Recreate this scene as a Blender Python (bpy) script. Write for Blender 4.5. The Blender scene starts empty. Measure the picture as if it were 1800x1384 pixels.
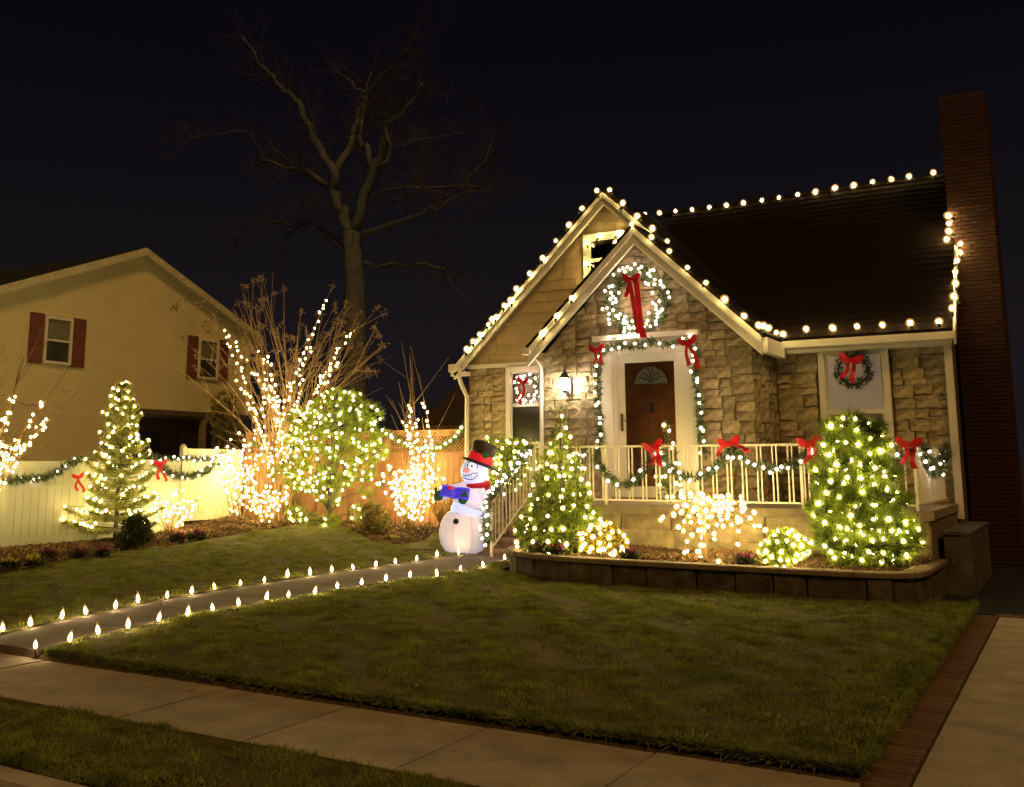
import bpy, math, random
import numpy as np
from mathutils import Vector, Matrix

random.seed(7); np.random.seed(7)
scene = bpy.context.scene
col = scene.collection
R = math.radians

# ------------------------------------------------------------------ camera
EYE = 1.6
FPX, CX, CY = 1761.2, 831.6, 527.2          # focal length and principal point, in 1800 px wide picture units
YAW, PITCH, ROLL = R(-30.741), R(9.463), R(0.061)
fw = Vector((math.sin(YAW)*math.cos(PITCH), math.cos(YAW)*math.cos(PITCH), math.sin(PITCH)))
r0 = Vector((math.cos(YAW), -math.sin(YAW), 0)); u0 = r0.cross(fw)
rt = math.cos(ROLL)*r0 + math.sin(ROLL)*u0; up = -math.sin(ROLL)*r0 + math.cos(ROLL)*u0
cam_data = bpy.data.cameras.new('camera'); cam = bpy.data.objects.new('camera', cam_data); col.objects.link(cam)
cam.matrix_world = Matrix(((rt.x, up.x, -fw.x, 0), (rt.y, up.y, -fw.y, 0), (rt.z, up.z, -fw.z, EYE), (0, 0, 0, 1)))
cam_data.sensor_width = 36; cam_data.lens = FPX/1800*36
cam_data.shift_x = (900-CX)/1800; cam_data.shift_y = -(692-CY)/1800
cam_data.clip_start = .05; cam_data.clip_end = 800
scene.camera = cam

# ------------------------------------------------------------------ sky, street light from behind the viewer, exposure
SUN_DIR = Vector((.50, -.52, .70)).normalized()
w = bpy.data.worlds.new('World'); scene.world = w; w.use_nodes = True
nt = w.node_tree; bg = nt.nodes['Background']
sky = nt.nodes.new('ShaderNodeTexSky'); sky.sky_type = 'NISHITA'; sky.sun_disc = False
sky.sun_elevation = R(-5.5); sky.sun_rotation = R(135); sky.altitude = 0; sky.air_density = 1.2; sky.dust_density = 1.5; sky.ozone_density = 2
glow_ = nt.nodes.new('ShaderNodeMix'); glow_.data_type = 'RGBA'; glow_.blend_type = 'ADD'; glow_.inputs[0].default_value = 1
glow_.inputs[7].default_value = (.028, .024, .042, 1)      # faint town glow in the night air
tcw = nt.nodes.new('ShaderNodeTexCoord'); sx = nt.nodes.new('ShaderNodeSeparateXYZ'); nt.links.new(tcw.outputs['Generated'], sx.inputs[0])
rmp = nt.nodes.new('ShaderNodeValToRGB'); rmp.color_ramp.interpolation = 'EASE'; rmp.color_ramp.elements[0].position = .02; rmp.color_ramp.elements[0].color = (.105, .083, .098, 1); rmp.color_ramp.elements[1].position = .42; rmp.color_ramp.elements[1].color = (.030, .024, .046, 1)
nt.links.new(sx.outputs['Z'], rmp.inputs[0]); nt.links.new(rmp.outputs[0], glow_.inputs[7])
nt.links.new(sky.outputs[0], glow_.inputs[6]); nt.links.new(glow_.outputs[2], bg.inputs[0]); bg.inputs[1].default_value = .10
sd = bpy.data.lights.new('sun', 'SUN'); sd.energy = 1.2; sd.color = (1, .55, .155); sd.angle = R(14)
so = bpy.data.objects.new('sun', sd); col.objects.link(so)
so.rotation_euler = SUN_DIR.to_track_quat('Z', 'Y').to_euler(); so.location = (4, -6, 9)
scene.view_settings.view_transform = 'Standard'; scene.view_settings.look = 'None'
scene.view_settings.exposure = 0; scene.view_settings.gamma = 1; scene.view_settings.use_curve_mapping = False
cy = scene.cycles
cy.use_denoising = True; cy.max_bounces = 4; cy.diffuse_bounces = 2; cy.glossy_bounces = 2; cy.transmission_bounces = 4
cy.transparent_max_bounces = 24; cy.sample_clamp_indirect = 4; cy.caustics_reflective = False; cy.caustics_refractive = False
cy.use_light_tree = True; cy.use_adaptive_sampling = True; cy.adaptive_threshold = .02
try: cy.denoiser = 'OPENIMAGEDENOISE'
except Exception: pass

# ------------------------------------------------------------------ placing helpers: a point seen in the photograph, on a real plane
def ray(px, py): return (px-CX)/FPX*rt - (py-CY)/FPX*up + fw
E0 = Vector((0, 0, EYE))
def on_y(px, py, y): d = ray(px, py); return E0 + d*(y/d.y)
def on_x(px, py, x): d = ray(px, py); return E0 + d*(x/d.x)
def on_z(px, py, z): d = ray(px, py); return E0 + d*((z-EYE)/d.z)
def at_depth(px, py, dep): return E0 + ray(px, py)*dep
def smooth(a, b, x):
    t = min(1, max(0, (x-a)/(b-a))); return t*t*(3-2*t)
def ground_z(x, y):
    if y < 3.65: return -.14
    if y < 4.64: return .0
    if y < 5.72: return -.04
    if x > -1.078 or (x > -1.57 and y > 12.68): return -.06
    h = .045 + .009*(y-5.7)
    h += .30*smooth(14.2, 17.6, y)*smooth(-9.6, -11.2, x)
    h += .05*smooth(-14, -17, x)
    return h
def on_ground(px, py):
    p = on_z(px, py, .1)
    for _ in range(8): p = on_z(px, py, ground_z(p.x, p.y))
    return p

# ------------------------------------------------------------------ materials
MATS = {}
def mat(name, c, rough=.8, var=.18, scale=6, bump=0, bscale=40, rnd=0, metal=0, spec=.3, c2=None, coords='Object', emit=None, estr=0, trans=0, detail=4, hue=.03):
    if name in MATS: return MATS[name]
    m = bpy.data.materials.new(name); m.use_nodes = True; n = m.node_tree.nodes; l = m.node_tree.links
    b = n['Principled BSDF']; b.inputs['Roughness'].default_value = rough; b.inputs['Metallic'].default_value = metal
    b.inputs['Specular IOR Level'].default_value = spec
    tc = n.new('ShaderNodeTexCoord'); no = n.new('ShaderNodeTexNoise'); no.inputs['Scale'].default_value = scale; no.inputs['Detail'].default_value = detail
    l.new(tc.outputs[coords], no.inputs['Vector'])
    ra = n.new('ShaderNodeValToRGB')
    ra.color_ramp.elements[0].position = .3; ra.color_ramp.elements[1].position = .72
    ca = tuple(max(0, x*(1-var)) for x in c); cb = c2 if c2 else tuple(x*(1+var) for x in c)
    ra.color_ramp.elements[0].color = (*ca, 1); ra.color_ramp.elements[1].color = (*cb, 1)
    l.new(no.outputs['Fac'], ra.inputs[0]); out = ra.outputs[0]
    if rnd:
        oi = n.new('ShaderNodeObjectInfo'); hs = n.new('ShaderNodeHueSaturation'); mr = n.new('ShaderNodeMapRange')
        mr.inputs['To Min'].default_value = 1-rnd; mr.inputs['To Max'].default_value = 1+rnd
        l.new(oi.outputs['Random'], mr.inputs['Value']); l.new(mr.outputs[0], hs.inputs['Value'])
        mh = n.new('ShaderNodeMath'); mh.operation = 'MULTIPLY'; mh.inputs[1].default_value = 7.31
        fr = n.new('ShaderNodeMath'); fr.operation = 'FRACT'; l.new(oi.outputs['Random'], mh.inputs[0]); l.new(mh.outputs[0], fr.inputs[0])
        m2 = n.new('ShaderNodeMapRange'); m2.inputs['To Min'].default_value = .5-hue*min(1, rnd*4); m2.inputs['To Max'].default_value = .5+hue*min(1, rnd*4)
        l.new(fr.outputs[0], m2.inputs['Value']); l.new(m2.outputs[0], hs.inputs['Hue'])
        l.new(out, hs.inputs['Color']); out = hs.outputs[0]
    l.new(out, b.inputs['Base Color'])
    if bump:
        nb = n.new('ShaderNodeTexNoise'); nb.inputs['Scale'].default_value = bscale; nb.inputs['Detail'].default_value = 5
        l.new(tc.outputs[coords], nb.inputs['Vector'])
        bu = n.new('ShaderNodeBump'); bu.inputs['Strength'].default_value = bump; bu.inputs['Distance'].default_value = .02
        l.new(nb.outputs['Fac'], bu.inputs['Height']); l.new(bu.outputs[0], b.inputs['Normal'])
    if emit:
        b.inputs['Emission Color'].default_value = (*emit, 1); b.inputs['Emission Strength'].default_value = estr
    if trans:
        td = n.new('ShaderNodeBsdfTranslucent'); l.new(out, td.inputs[0]); mx = n.new('ShaderNodeMixShader'); mx.inputs[0].default_value = trans
        o = n['Material Output']; l.new(b.outputs[0], mx.inputs[1]); l.new(td.outputs[0], mx.inputs[2]); l.new(mx.outputs[0], o.inputs[0])
    MATS[name] = m; return m
def glow(name, c, s):
    m = bpy.data.materials.new(name); m.use_nodes = True; n = m.node_tree.nodes; n.clear()
    e = n.new('ShaderNodeEmission'); e.inputs[0].default_value = (*c, 1); e.inputs[1].default_value = s
    o = n.new('ShaderNodeOutputMaterial'); m.node_tree.links.new(e.outputs[0], o.inputs[0]); MATS[name] = m; return m
def glassmat(name, tint, gl=.12):
    m = bpy.data.materials.new(name); m.use_nodes = True; n = m.node_tree.nodes; n.clear(); l = m.node_tree.links
    t = n.new('ShaderNodeBsdfTransparent'); t.inputs[0].default_value = (*tint, 1)
    g = n.new('ShaderNodeBsdfGlossy'); g.inputs['Roughness'].default_value = .03
    f = n.new('ShaderNodeFresnel'); f.inputs[0].default_value = 1.5
    mx = n.new('ShaderNodeMixShader'); o = n.new('ShaderNodeOutputMaterial')
    l.new(f.outputs[0], mx.inputs[0]); l.new(t.outputs[0], mx.inputs[1]); l.new(g.outputs[0], mx.inputs[2]); l.new(mx.outputs[0], o.inputs[0])
    MATS[name] = m; return m

CONC = mat('concrete', (.36, .33, .29), .9, .22, 3, .4, 90, detail=10)
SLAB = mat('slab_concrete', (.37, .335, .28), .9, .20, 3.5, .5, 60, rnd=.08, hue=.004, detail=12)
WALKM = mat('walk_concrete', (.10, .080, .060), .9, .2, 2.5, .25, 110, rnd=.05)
SOIL = mat('soil', (.05, .035, .022), 1, .4, 9, .8, 30)
MULCH = mat('mulch', (.075, .048, .026), 1, .5, 14, 1, 40)
CHIP = mat('chip', (.11, .065, .032), 1, .6, 3, c2=(.2, .12, .05))
ASPH = mat('asphalt', (.012, .011, .012), .95, .2, 20, .3, 150)  # dark asphalt, set darker still so the colour carries the driveway's shade
STONE = mat('stone', (.31, .25, .145), .9, .5, 9, 1, 30, rnd=.22, hue=.008, detail=9)
STONE2 = mat('porch_stone', (.22, .17, .095), .9, .45, 5, .8, 20, rnd=.14, hue=.006, detail=9)
PSTONE = mat('planter_stone', (.075, .057, .035), .95, .5, 7, .9, 20, rnd=.09, hue=.006, detail=9)
PCAP = mat('planter_cap', (.14, .105, .062), .9, .25, 5, .5, 30, rnd=.1)
MORTAR = mat('mortar', (.14, .11, .065), 1, .3, 20, .4, 60)
STEPM = mat('brownstone', (.17, .11, .075), .9, .25, 8, .4, 40, rnd=.12)
BRICK = mat('chimney_brick', (.042, .017, .012), .95, .3, 9, .4, 60, rnd=.25)
BMORT = mat('brick_mortar', (.034, .022, .017), 1, .2, 30)
PAVER = mat('paver_brick', (.14, .088, .060), .9, .25, 9, .4, 60, rnd=.2)
SIDING = mat('shingle_siding', (.44, .34, .18), .75, .08, 4, .15, 60, rnd=.07)
WHITE = mat('white_paint', (.62, .59, .50), .55, .05, 3)
WFENCE = mat('white_vinyl', (.39, .39, .29), .45, .05, 2, rnd=.03)
BFENCE = mat('cedar', (.22, .105, .050), .75, .22, 5, .2, 30, rnd=.12)
ROOF = mat('asphalt_shingle', (.011, .0065, .0055), 1, .35, 30, .4, 80, spec=.05)
DOORW = mat('door_wood', (.27, .10, .035), .4, .3, 3, coords='Object')
FAN = mat('leaded_glass', (.62, .62, .66), .25, .3, 30)
BLIND = mat('window_shade', (.5, .42, .36), .8, .06, 2)
SHADE2 = mat('lower_shade', (.22, .22, .17), .5, .1, 3)
LHS = mat('neighbour_siding', (.62, .53, .31), .7, .04, 1.5)
LHR = mat('neighbour_roof', (.02, .02, .022), .95)
SHUT = mat('shutter_paint', (.15, .05, .035), .6, .1, 4)
DARKW = mat('dark_wall', (.10, .075, .05), .9)
DGLASS = mat('dark_glass', (.05, .045, .035), .12, .3, 3, spec=.5)
IRON = mat('black_iron', (.02, .02, .02), .5, .1)
BRASS = mat('dull_brass', (.22, .14, .05), .35, .1, metal=.8)
RAIL = mat('rail_paint', (.62, .58, .44), .5, .05)
BARK = mat('bark', (.085, .092, .105), 1, .35, 8, .6, 30)
TWIG = mat('twig', (.20, .125, .06), .9, .3, 6)
TWIGD = mat('dark_twig', (.055, .042, .042), .9, .3, 6)
SEED = mat('seed_head', (.17, .115, .075), .9, .3, 10)
NEED = mat('pine_needles', (.10, .17, .022), .6, .6, 6, c2=(.30, .40, .055), trans=.5)
NEED2 = mat('spruce_needles', (.24, .27, .075), .6, .4, 7, c2=(.42, .42, .14), trans=.4)
YEW = mat('yew_leaves', (.11, .17, .024), .6, .6, 7, c2=(.30, .38, .055), trans=.5)
GOLD = mat('gold_leaves', (.20, .16, .025), .6, .4, 7, c2=(.34, .26, .05), trans=.3)
DKGRN = mat('boxwood_leaves', (.028, .042, .012), .6, .4, 9, c2=(.06, .075, .02), trans=.2)
ARB = mat('arborvitae_leaves', (.19, .165, .05), .7, .4, 5, c2=(.32, .26, .08), trans=.2)
GARL = mat('garland_needles', (.045, .075, .024), .7, .4, 9, c2=(.10, .14, .045))
GRASS = mat('grass_blades', (.130, .172, .036), .8, .45, 5, c2=(.29, .325, .07), trans=.3, detail=9)
LAWN = mat('lawn_thatch', (.085, .078, .026), 1, .5, 2.2, .8, 60)
STRAW = mat('dry_grass', (.34, .22, .08), .9, .3, 5, trans=.2)
PURP = mat('purple_kale', (.16, .02, .065), .6, .4, 14, c2=(.26, .06, .12), trans=.2)
YEL = mat('yellow_mum', (.42, .40, .05), .6, .3, 14, c2=(.6, .55, .1), trans=.2)
LEAFD = mat('kale_leaf', (.07, .085, .035), .7, .3, 14, trans=.2)
REDR = mat('red_ribbon', (.50, .012, .018), .4, .25, 12, trans=.15)
CORD = mat('green_cord', (.012, .02, .01), .6, .1)
CORDW = mat('brown_cord', (.06, .045, .03), .6, .1)
def stain(m, sc, lo, th=.5):
    n = m.node_tree.nodes; l = m.node_tree.links; b = n['Principled BSDF']; src = b.inputs['Base Color'].links[0].from_socket
    tc = n.new('ShaderNodeTexCoord'); no = n.new('ShaderNodeTexNoise'); no.inputs['Scale'].default_value = sc; no.inputs['Detail'].default_value = 8; no.inputs['Roughness'].default_value = .7
    l.new(tc.outputs['Object'], no.inputs['Vector']); mr = n.new('ShaderNodeMapRange'); mr.inputs[1].default_value = th-.12; mr.inputs[2].default_value = th+.12; mr.inputs[3].default_value = lo; mr.inputs[4].default_value = 1
    l.new(no.outputs['Fac'], mr.inputs[0]); mx = n.new('ShaderNodeMix'); mx.data_type = 'RGBA'; mx.blend_type = 'MULTIPLY'; mx.inputs[0].default_value = 1
    l.new(src, mx.inputs[6]); l.new(mr.outputs[0], mx.inputs[7]); l.new(mx.outputs[2], b.inputs['Base Color'])
stain(SLAB, 1.1, .78, .42); stain(SLAB, 38, .80, .44); stain(WALKM, 1.4, .75, .42); stain(STONE, 2.6, .62, .42); stain(PSTONE, 3, .55, .45); stain(PAVER, 4, .6, .42); stain(LHS, .5, .90, .45); stain(SIDING, 1.5, .88, .45)
GLASSP = glassmat('window_glass', (.92, .93, .9))
WARM = glow('warm_bulb_glow', (1, .74, .27), 115)
MINI = glow('mini_bulb_glow', (1, .75, .27), 118)
COOL = glow('soft_white_bulb_glow', (1, .74, .56), 66)
PATHG = glow('path_flame_glow', (1, .68, .32), 170)
FROST = mat('frosted_glass', (.8, .75, .65), .6, .02, 3, emit=(1, .86, .66), estr=260)
LANTG = glow('lantern_glow', (1, .86, .66), 900)

# ------------------------------------------------------------------ mesh helpers
class MB:
    def __init__(s): s.v = []; s.f = []
    def add(s, vs, fs):
        o = len(s.v); s.v += [tuple(x) for x in vs]; s.f += [tuple(i+o for i in f) for f in fs]; return s
    def box(s, x0, x1, y0, y1, z0, z1):
        return s.add([(x0,y0,z0),(x1,y0,z0),(x1,y1,z0),(x0,y1,z0),(x0,y0,z1),(x1,y0,z1),(x1,y1,z1),(x0,y1,z1)],
                     [(0,3,2,1),(4,5,6,7),(0,1,5,4),(1,2,6,5),(2,3,7,6),(3,0,4,7)])
    def prism(s, pts, y0, y1):           # polygon in x,z pushed along y
        n = len(pts)
        return s.add([(p[0], y0, p[1]) for p in pts]+[(p[0], y1, p[1]) for p in pts],
                     [tuple(range(n)), tuple(range(2*n-1, n-1, -1))]+[(i, i+n, (i+1) % n+n, (i+1) % n) for i in range(n)])
    def prismx(s, pts, x0, x1):          # polygon in y,z pushed along x
        n = len(pts)
        return s.add([(x0, p[0], p[1]) for p in pts]+[(x1, p[0], p[1]) for p in pts],
                     [tuple(range(n-1, -1, -1)), tuple(range(n, 2*n))]+[((i+1) % n, (i+1) % n+n, i+n, i) for i in range(n)])
    def prismz(s, pts, z0, z1):
        n = len(pts)
        return s.add([(p[0], p[1], z0) for p in pts]+[(p[0], p[1], z1) for p in pts],
                     [tuple(range(n-1, -1, -1)), tuple(range(n, 2*n))]+[(i, (i+1) % n, (i+1) % n+n, i+n) for i in range(n)])
    def tube(s, pts, rad, k=6, cap=True):
        pts = [Vector(p) for p in pts]; n = len(pts)
        if not hasattr(rad, '__len__'): rad = [rad]*n
        o = len(s.v); a = None
        for i, p in enumerate(pts):
            d = (pts[min(i+1, n-1)]-pts[max(i-1, 0)])
            d = d.normalized() if d.length > 1e-9 else Vector((0, 0, 1))
            if a is None: a = d.orthogonal().normalized()
            else:
                a = a - d*a.dot(d)
                a = a.normalized() if a.length > 1e-6 else d.orthogonal().normalized()
            b = d.cross(a)
            for j in range(k):
                t = 2*math.pi*j/k; s.v.append(tuple(p+(a*math.cos(t)+b*math.sin(t))*rad[i]))
        for i in range(n-1):
            for j in range(k):
                s.f.append((o+i*k+j, o+i*k+(j+1) % k, o+(i+1)*k+(j+1) % k, o+(i+1)*k+j))
        if cap:
            s.f.append(tuple(o+j for j in range(k-1, -1, -1))); s.f.append(tuple(o+(n-1)*k+j for j in range(k)))
        return s
    def lathe(s, prof, c, k=16, axis=None, sq=(1, 1)):     # prof: (radius, height)
        c = Vector(c); z = Vector(axis).normalized() if axis is not None else Vector((0, 0, 1))
        x = Vector((1, 0, 0)) if abs(z.x) < .9 else Vector((0, 1, 0)); x = (x-z*x.dot(z)).normalized(); y = z.cross(x)
        o = len(s.v)
        for r_, h in prof:
            for j in range(k):
                t = 2*math.pi*j/k; s.v.append(tuple(c+x*(r_*math.cos(t)*sq[0])+y*(r_*math.sin(t)*sq[1])+z*h))
        for i in range(len(prof)-1):
            for j in range(k):
                s.f.append((o+i*k+j, o+i*k+(j+1) % k, o+(i+1)*k+(j+1) % k, o+(i+1)*k+j))
        s.f.append(tuple(o+j for j in range(k-1, -1, -1))); s.f.append(tuple(o+(len(prof)-1)*k+j for j in range(k)))
        return s
    def ball(s, c, r, k=12, m=8, sc=(1, 1, 1)):
        o = len(s.v); c = Vector(c)
        s.v.append((c.x, c.y, c.z-r*sc[2]))
        for i in range(1, m):
            ph = math.pi*i/m-math.pi/2
            for j in range(k):
                t = 2*math.pi*j/k; s.v.append((c.x+r*sc[0]*math.cos(ph)*math.cos(t), c.y+r*sc[1]*math.cos(ph)*math.sin(t), c.z+r*sc[2]*math.sin(ph)))
        s.v.append((c.x, c.y, c.z+r*sc[2])); top = len(s.v)-1
        for j in range(k): s.f.append((o, o+1+(j+1) % k, o+1+j))
        for i in range(m-2):
            for j in range(k):
                a = o+1+i*k; s.f.append((a+j, a+(j+1) % k, a+k+(j+1) % k, a+k+j))
        a = o+1+(m-2)*k
        for j in range(k): s.f.append((a+j, a+(j+1) % k, top))
        return s
    def mesh(s, name, m=None, sm=False):
        me = bpy.data.meshes.new(name); me.from_pydata(s.v, [], s.f)
        if m: me.materials.append(m)
        if sm: me.polygons.foreach_set('use_smooth', [True]*len(me.polygons))
        me.update(); return me
    def build(s, name, m, parent=None, sm=False): return link(name, s.mesh(name, m, sm), parent)
def link(name, me, parent=None, loc=None):
    o = bpy.data.objects.new(name, me); col.objects.link(o)
    if parent is not None: o.parent = parent
    if loc is not None: o.location = loc
    return o
def tris(name, V, m, parent=None):            # V: (N,3,3) triangles
    V = np.asarray(V, np.float32); n = len(V); me = bpy.data.meshes.new(name)
    me.vertices.add(n*3); me.vertices.foreach_set('co', V.reshape(-1))
    me.loops.add(n*3); me.loops.foreach_set('vertex_index', np.arange(n*3, dtype=np.int32))
    me.polygons.add(n); me.polygons.foreach_set('loop_start', np.arange(0, n*3, 3, dtype=np.int32))
    try: me.polygons.foreach_set('loop_total', np.full(n, 3, np.int32))
    except Exception: pass
    me.materials.append(m); me.update(calc_edges=True); me.validate(); return link(name, me, parent)
def tag(o, label, cat, group=None):
    o['label'] = label; o['category'] = cat
    if group: o['group'] = group
    return o
def structure(o): o['kind'] = 'structure'; return o
def stuff(o, label=None, cat=None):
    o['kind'] = 'stuff'
    if label: o['label'] = label
    if cat: o['category'] = cat
    return o
def thing(name, label, cat, group=None, loc=(0, 0, 0)):
    o = bpy.data.objects.new(name, None); col.objects.link(o); o.empty_display_size = .2
    o.location = loc; return tag(o, label, cat, group)
def rel(root, p): return Vector(p)-root.location
def norm(a): return a/np.maximum(1e-9, np.linalg.norm(a, axis=-1, keepdims=True))
def needles(P, N, k, length, width, spread=.8):        # tufts of leaf-like triangles; P,N: (n,3)
    P = np.repeat(np.asarray(P, float), k, 0); N = np.repeat(np.asarray(N, float), k, 0); n = len(P)
    d = norm(N+np.random.normal(0, spread, (n, 3))); L = length*np.random.uniform(.6, 1.25, (n, 1))
    s = norm(np.cross(d, np.random.normal(0, 1, (n, 3))))*width*np.random.uniform(.7, 1.3, (n, 1))
    P = P+np.random.normal(0, length*.12, (n, 3))
    return np.stack([P-s*.5, P+s*.5, P+d*L], 1)
ORD = ['first', 'second', 'third', 'fourth', 'fifth', 'sixth', 'seventh', 'eighth', 'ninth', 'tenth', 'eleventh', 'twelfth', 'thirteenth', 'fourteenth',
       'fifteenth', 'sixteenth', 'seventeenth', 'eighteenth', 'nineteenth', 'twentieth', 'twenty-first', 'twenty-second']
def ico(r, sub=1, sz=1.0):
    t = (1+5**.5)/2
    v = [Vector(q).normalized() for q in ((-1,t,0),(1,t,0),(-1,-t,0),(1,-t,0),(0,-1,t),(0,1,t),(0,-1,-t),(0,1,-t),(t,0,-1),(t,0,1),(-t,0,-1),(-t,0,1))]
    f = [(0,11,5),(0,5,1),(0,1,7),(0,7,10),(0,10,11),(1,5,9),(5,11,4),(11,10,2),(10,7,6),(7,1,8),(3,9,4),(3,4,2),(3,2,6),(3,6,8),(3,8,9),(4,9,5),(2,4,11),(6,2,10),(8,6,7),(9,8,1)]
    for _ in range(sub-1):
        nf = []; c = {}
        def mid(a, b):
            k = (min(a, b), max(a, b))
            if k not in c: v.append((v[a]+v[b]).normalized()); c[k] = len(v)-1
            return c[k]
        for a, b, d in f:
            x, y, z = mid(a, b), mid(b, d), mid(d, a); nf += [(a, x, z), (b, y, x), (d, z, y), (x, y, z)]
        f = nf
    m = MB(); m.v = [(q.x*r, q.y*r, q.z*r*sz) for q in v]; m.f = f; return m
def halo_shell(name, c, s_, clear):
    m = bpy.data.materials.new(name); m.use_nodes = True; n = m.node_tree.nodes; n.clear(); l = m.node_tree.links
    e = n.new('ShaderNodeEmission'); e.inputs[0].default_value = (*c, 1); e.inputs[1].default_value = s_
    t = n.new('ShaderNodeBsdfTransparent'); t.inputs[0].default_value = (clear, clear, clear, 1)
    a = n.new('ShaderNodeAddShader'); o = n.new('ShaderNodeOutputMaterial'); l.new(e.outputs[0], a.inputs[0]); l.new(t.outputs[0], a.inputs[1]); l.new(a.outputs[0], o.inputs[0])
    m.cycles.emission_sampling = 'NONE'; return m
AMBER = halo_shell('amber_halo', (1, .52, .10), .34, .9); ROSE = halo_shell('rose_halo', (1, .52, .34), .22, .92)  # faintly glowing clear shells, added as a coloured halo around each bulb
SOCK = mat('socket_plastic', (.02, .03, .02), .5)
def bulb_mesh(name, r_core, r_halo, core, halo, sub=1, sz=1.15, socket=False):
    a = ico(r_core, sub, sz); b = ico(r_halo, max(2, sub), sz); m = MB().add(a.v, a.f); n1 = len(m.f); m.add(b.v, b.f); n2 = len(m.f)
    if socket: m.lathe([(r_core*.75, -r_halo*2.0), (r_core*.8, -r_halo*1.15), (r_core*.6, -r_halo*.95)], (0, 0, 0), 7)
    me = m.mesh(name, core); me.materials.append(halo); me.materials.append(SOCK)
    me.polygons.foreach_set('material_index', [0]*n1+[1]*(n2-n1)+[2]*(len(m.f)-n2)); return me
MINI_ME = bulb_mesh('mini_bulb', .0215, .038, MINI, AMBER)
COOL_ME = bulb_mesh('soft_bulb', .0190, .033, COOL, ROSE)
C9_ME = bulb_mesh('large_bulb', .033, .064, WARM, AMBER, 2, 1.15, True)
def light_string(label, pts, me, cordmat=CORD, group='strings of Christmas lights', cord=True, name='light_string', root=None, cordpts=None):
    pts = [Vector(p) for p in pts]
    if root is None: root = thing(name, label, 'string lights', group, pts[0])
    if cord:
        m = MB(); cp = cordpts or pts; path = []
        for a, b in zip(cp[:-1], cp[1:]):
            a = Vector(a); b = Vector(b)
            if (b-a).length > 1.1: continue
            m.tube([a-root.location, (a+b)/2-root.location-Vector((0, 0, .06*(b-a).length)), b-root.location], .005, 3, False)
        if m.v: m.build('cord', cordmat, root)
    for i, p in enumerate(pts[:300]):
        o = link('bulb', me, root, p-root.location); o.rotation_euler = (random.uniform(-.7, .7), random.uniform(-.7, .7), random.uniform(0, 6))
        s = random.uniform(.78, 1.15); o.scale = (s, s, s)
    return root
def spread(cands, n, dmin):
    cands = list(cands); random.shuffle(cands); out = []
    for p in cands:
        p = Vector(p)
        if all((p-q).length > dmin for q in out): out.append(p)
        if len(out) >= n: break
    return out
def chain(pts):                          # order points into a rough winding path
    pts = [Vector(p) for p in pts]
    if not pts: return pts
    out = [min(pts, key=lambda p: p.z)]; rest = [p for p in pts if p is not out[0]]
    while rest:
        q = min(rest, key=lambda p: (p-out[-1]).length_squared); rest.remove(q); out.append(q)
    return out

# ================================================================== THE SETTING
# big ground sheet to the horizon, then the yard with its rises
m = MB(); m.add([(-300, -60, -.2), (300, -60, -.2), (300, 500, -.2), (-300, 500, -.2)], [(0, 1, 2, 3)])
structure(m.build('ground', SOIL))
xs = np.sort(np.concatenate([np.arange(-32, 8.01, .25), [-1.0781, -1.0779, -1.5701, -1.5699]])); ys = np.concatenate([np.arange(2, 5.5, .2), [5.5, 5.7199, 5.7201], np.arange(5.8, 12.6, .25), [12.6799, 12.6801], np.arange(12.8, 32, .25)])
m = MB(); W = len(xs)
for y in ys:
    for x in xs: m.v.append((x, y, ground_z(x, y)-.03))
for j in range(len(ys)-1):
    for i in range(W-1): m.f.append((j*W+i, j*W+i+1, (j+1)*W+i+1, (j+1)*W+i))
structure(m.build('terrain', MULCH, sm=True))

# street with kerb
m = MB(); m.add([(-60, -30, -.125), (60, -30, -.125), (60, 3.5, -.125), (-60, 3.5, -.125)], [(0, 1, 2, 3)]); structure(m.build('street', ASPH))
m = MB(); m.box(-60, -1.2, 3.47, 3.62, -.2, .015); structure(m.build('kerb', CONC))

# sidewalk slabs
sw = bpy.data.objects.new('sidewalk', None); col.objects.link(sw); structure(sw)
jx = [on_z(*p, 0).x for p in ((60, 1164), (210, 1185), (390, 1213), (600, 1245), (850, 1282), (1147, 1327))]
step = (jx[-1]-jx[0])/5
edges = [jx[0]-step*k for k in range(8, 0, -1)]+jx+[jx[-1]+step*.98]
edges = [e for e in edges if e < -1.2]+[-1.08]
for a, b in zip(edges[:-1], edges[1:]):
    dz = random.uniform(-.006, .004)
    MB().prismz([(a+.011, 4.64), (b-.011, 4.64), (b-.011, 5.715), (a+.011, 5.715)], -.08, dz).build('slab', SLAB, sw)

# driveway: concrete slabs, a brick soldier course along it and across its top, dark asphalt beyond
dv = bpy.data.objects.new('driveway', None); col.objects.link(dv); structure(dv)
yj = on_z(1715, 1192, 0).y
for y0, y1 in ((3.5, 5.70), (5.715, yj-.01), (yj+.01, 12.62)):
    MB().box(-.855, 2.3, y0, y1, -.08, -.002).build('slab', SLAB, dv)
bm_ = MB().box(-.097, .097, -.034, .034, -.06, .0).mesh('brick', PAVER)
y = 5.74
while y < 12.65:
    o = link('brick', bm_, dv, (-.97+random.uniform(-.004, .004), y, .004+random.uniform(-.004, .004))); o.rotation_euler[2] = random.uniform(-.02, .02); y += .0775
x = -.86
while x < 2.2:
    o = link('brick', bm_, dv, (x, 12.74, .002+random.uniform(-.004, .004))); o.rotation_euler[2] = R(90)+random.uniform(-.02, .02); x += .0775
x = -.86
while x < .6:
    o = link('brick', bm_, dv, (x, 5.60, .006)); o.rotation_euler[2] = R(90)+random.uniform(-.02, .02); x += .0775
MB().prismz([(-1.575, 12.66), (-1.07, 12.66), (-1.07, 12.86), (3, 12.86), (3, 40), (-1.575, 40)], -.1, -.008).build('asphalt', ASPH, dv)

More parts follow.
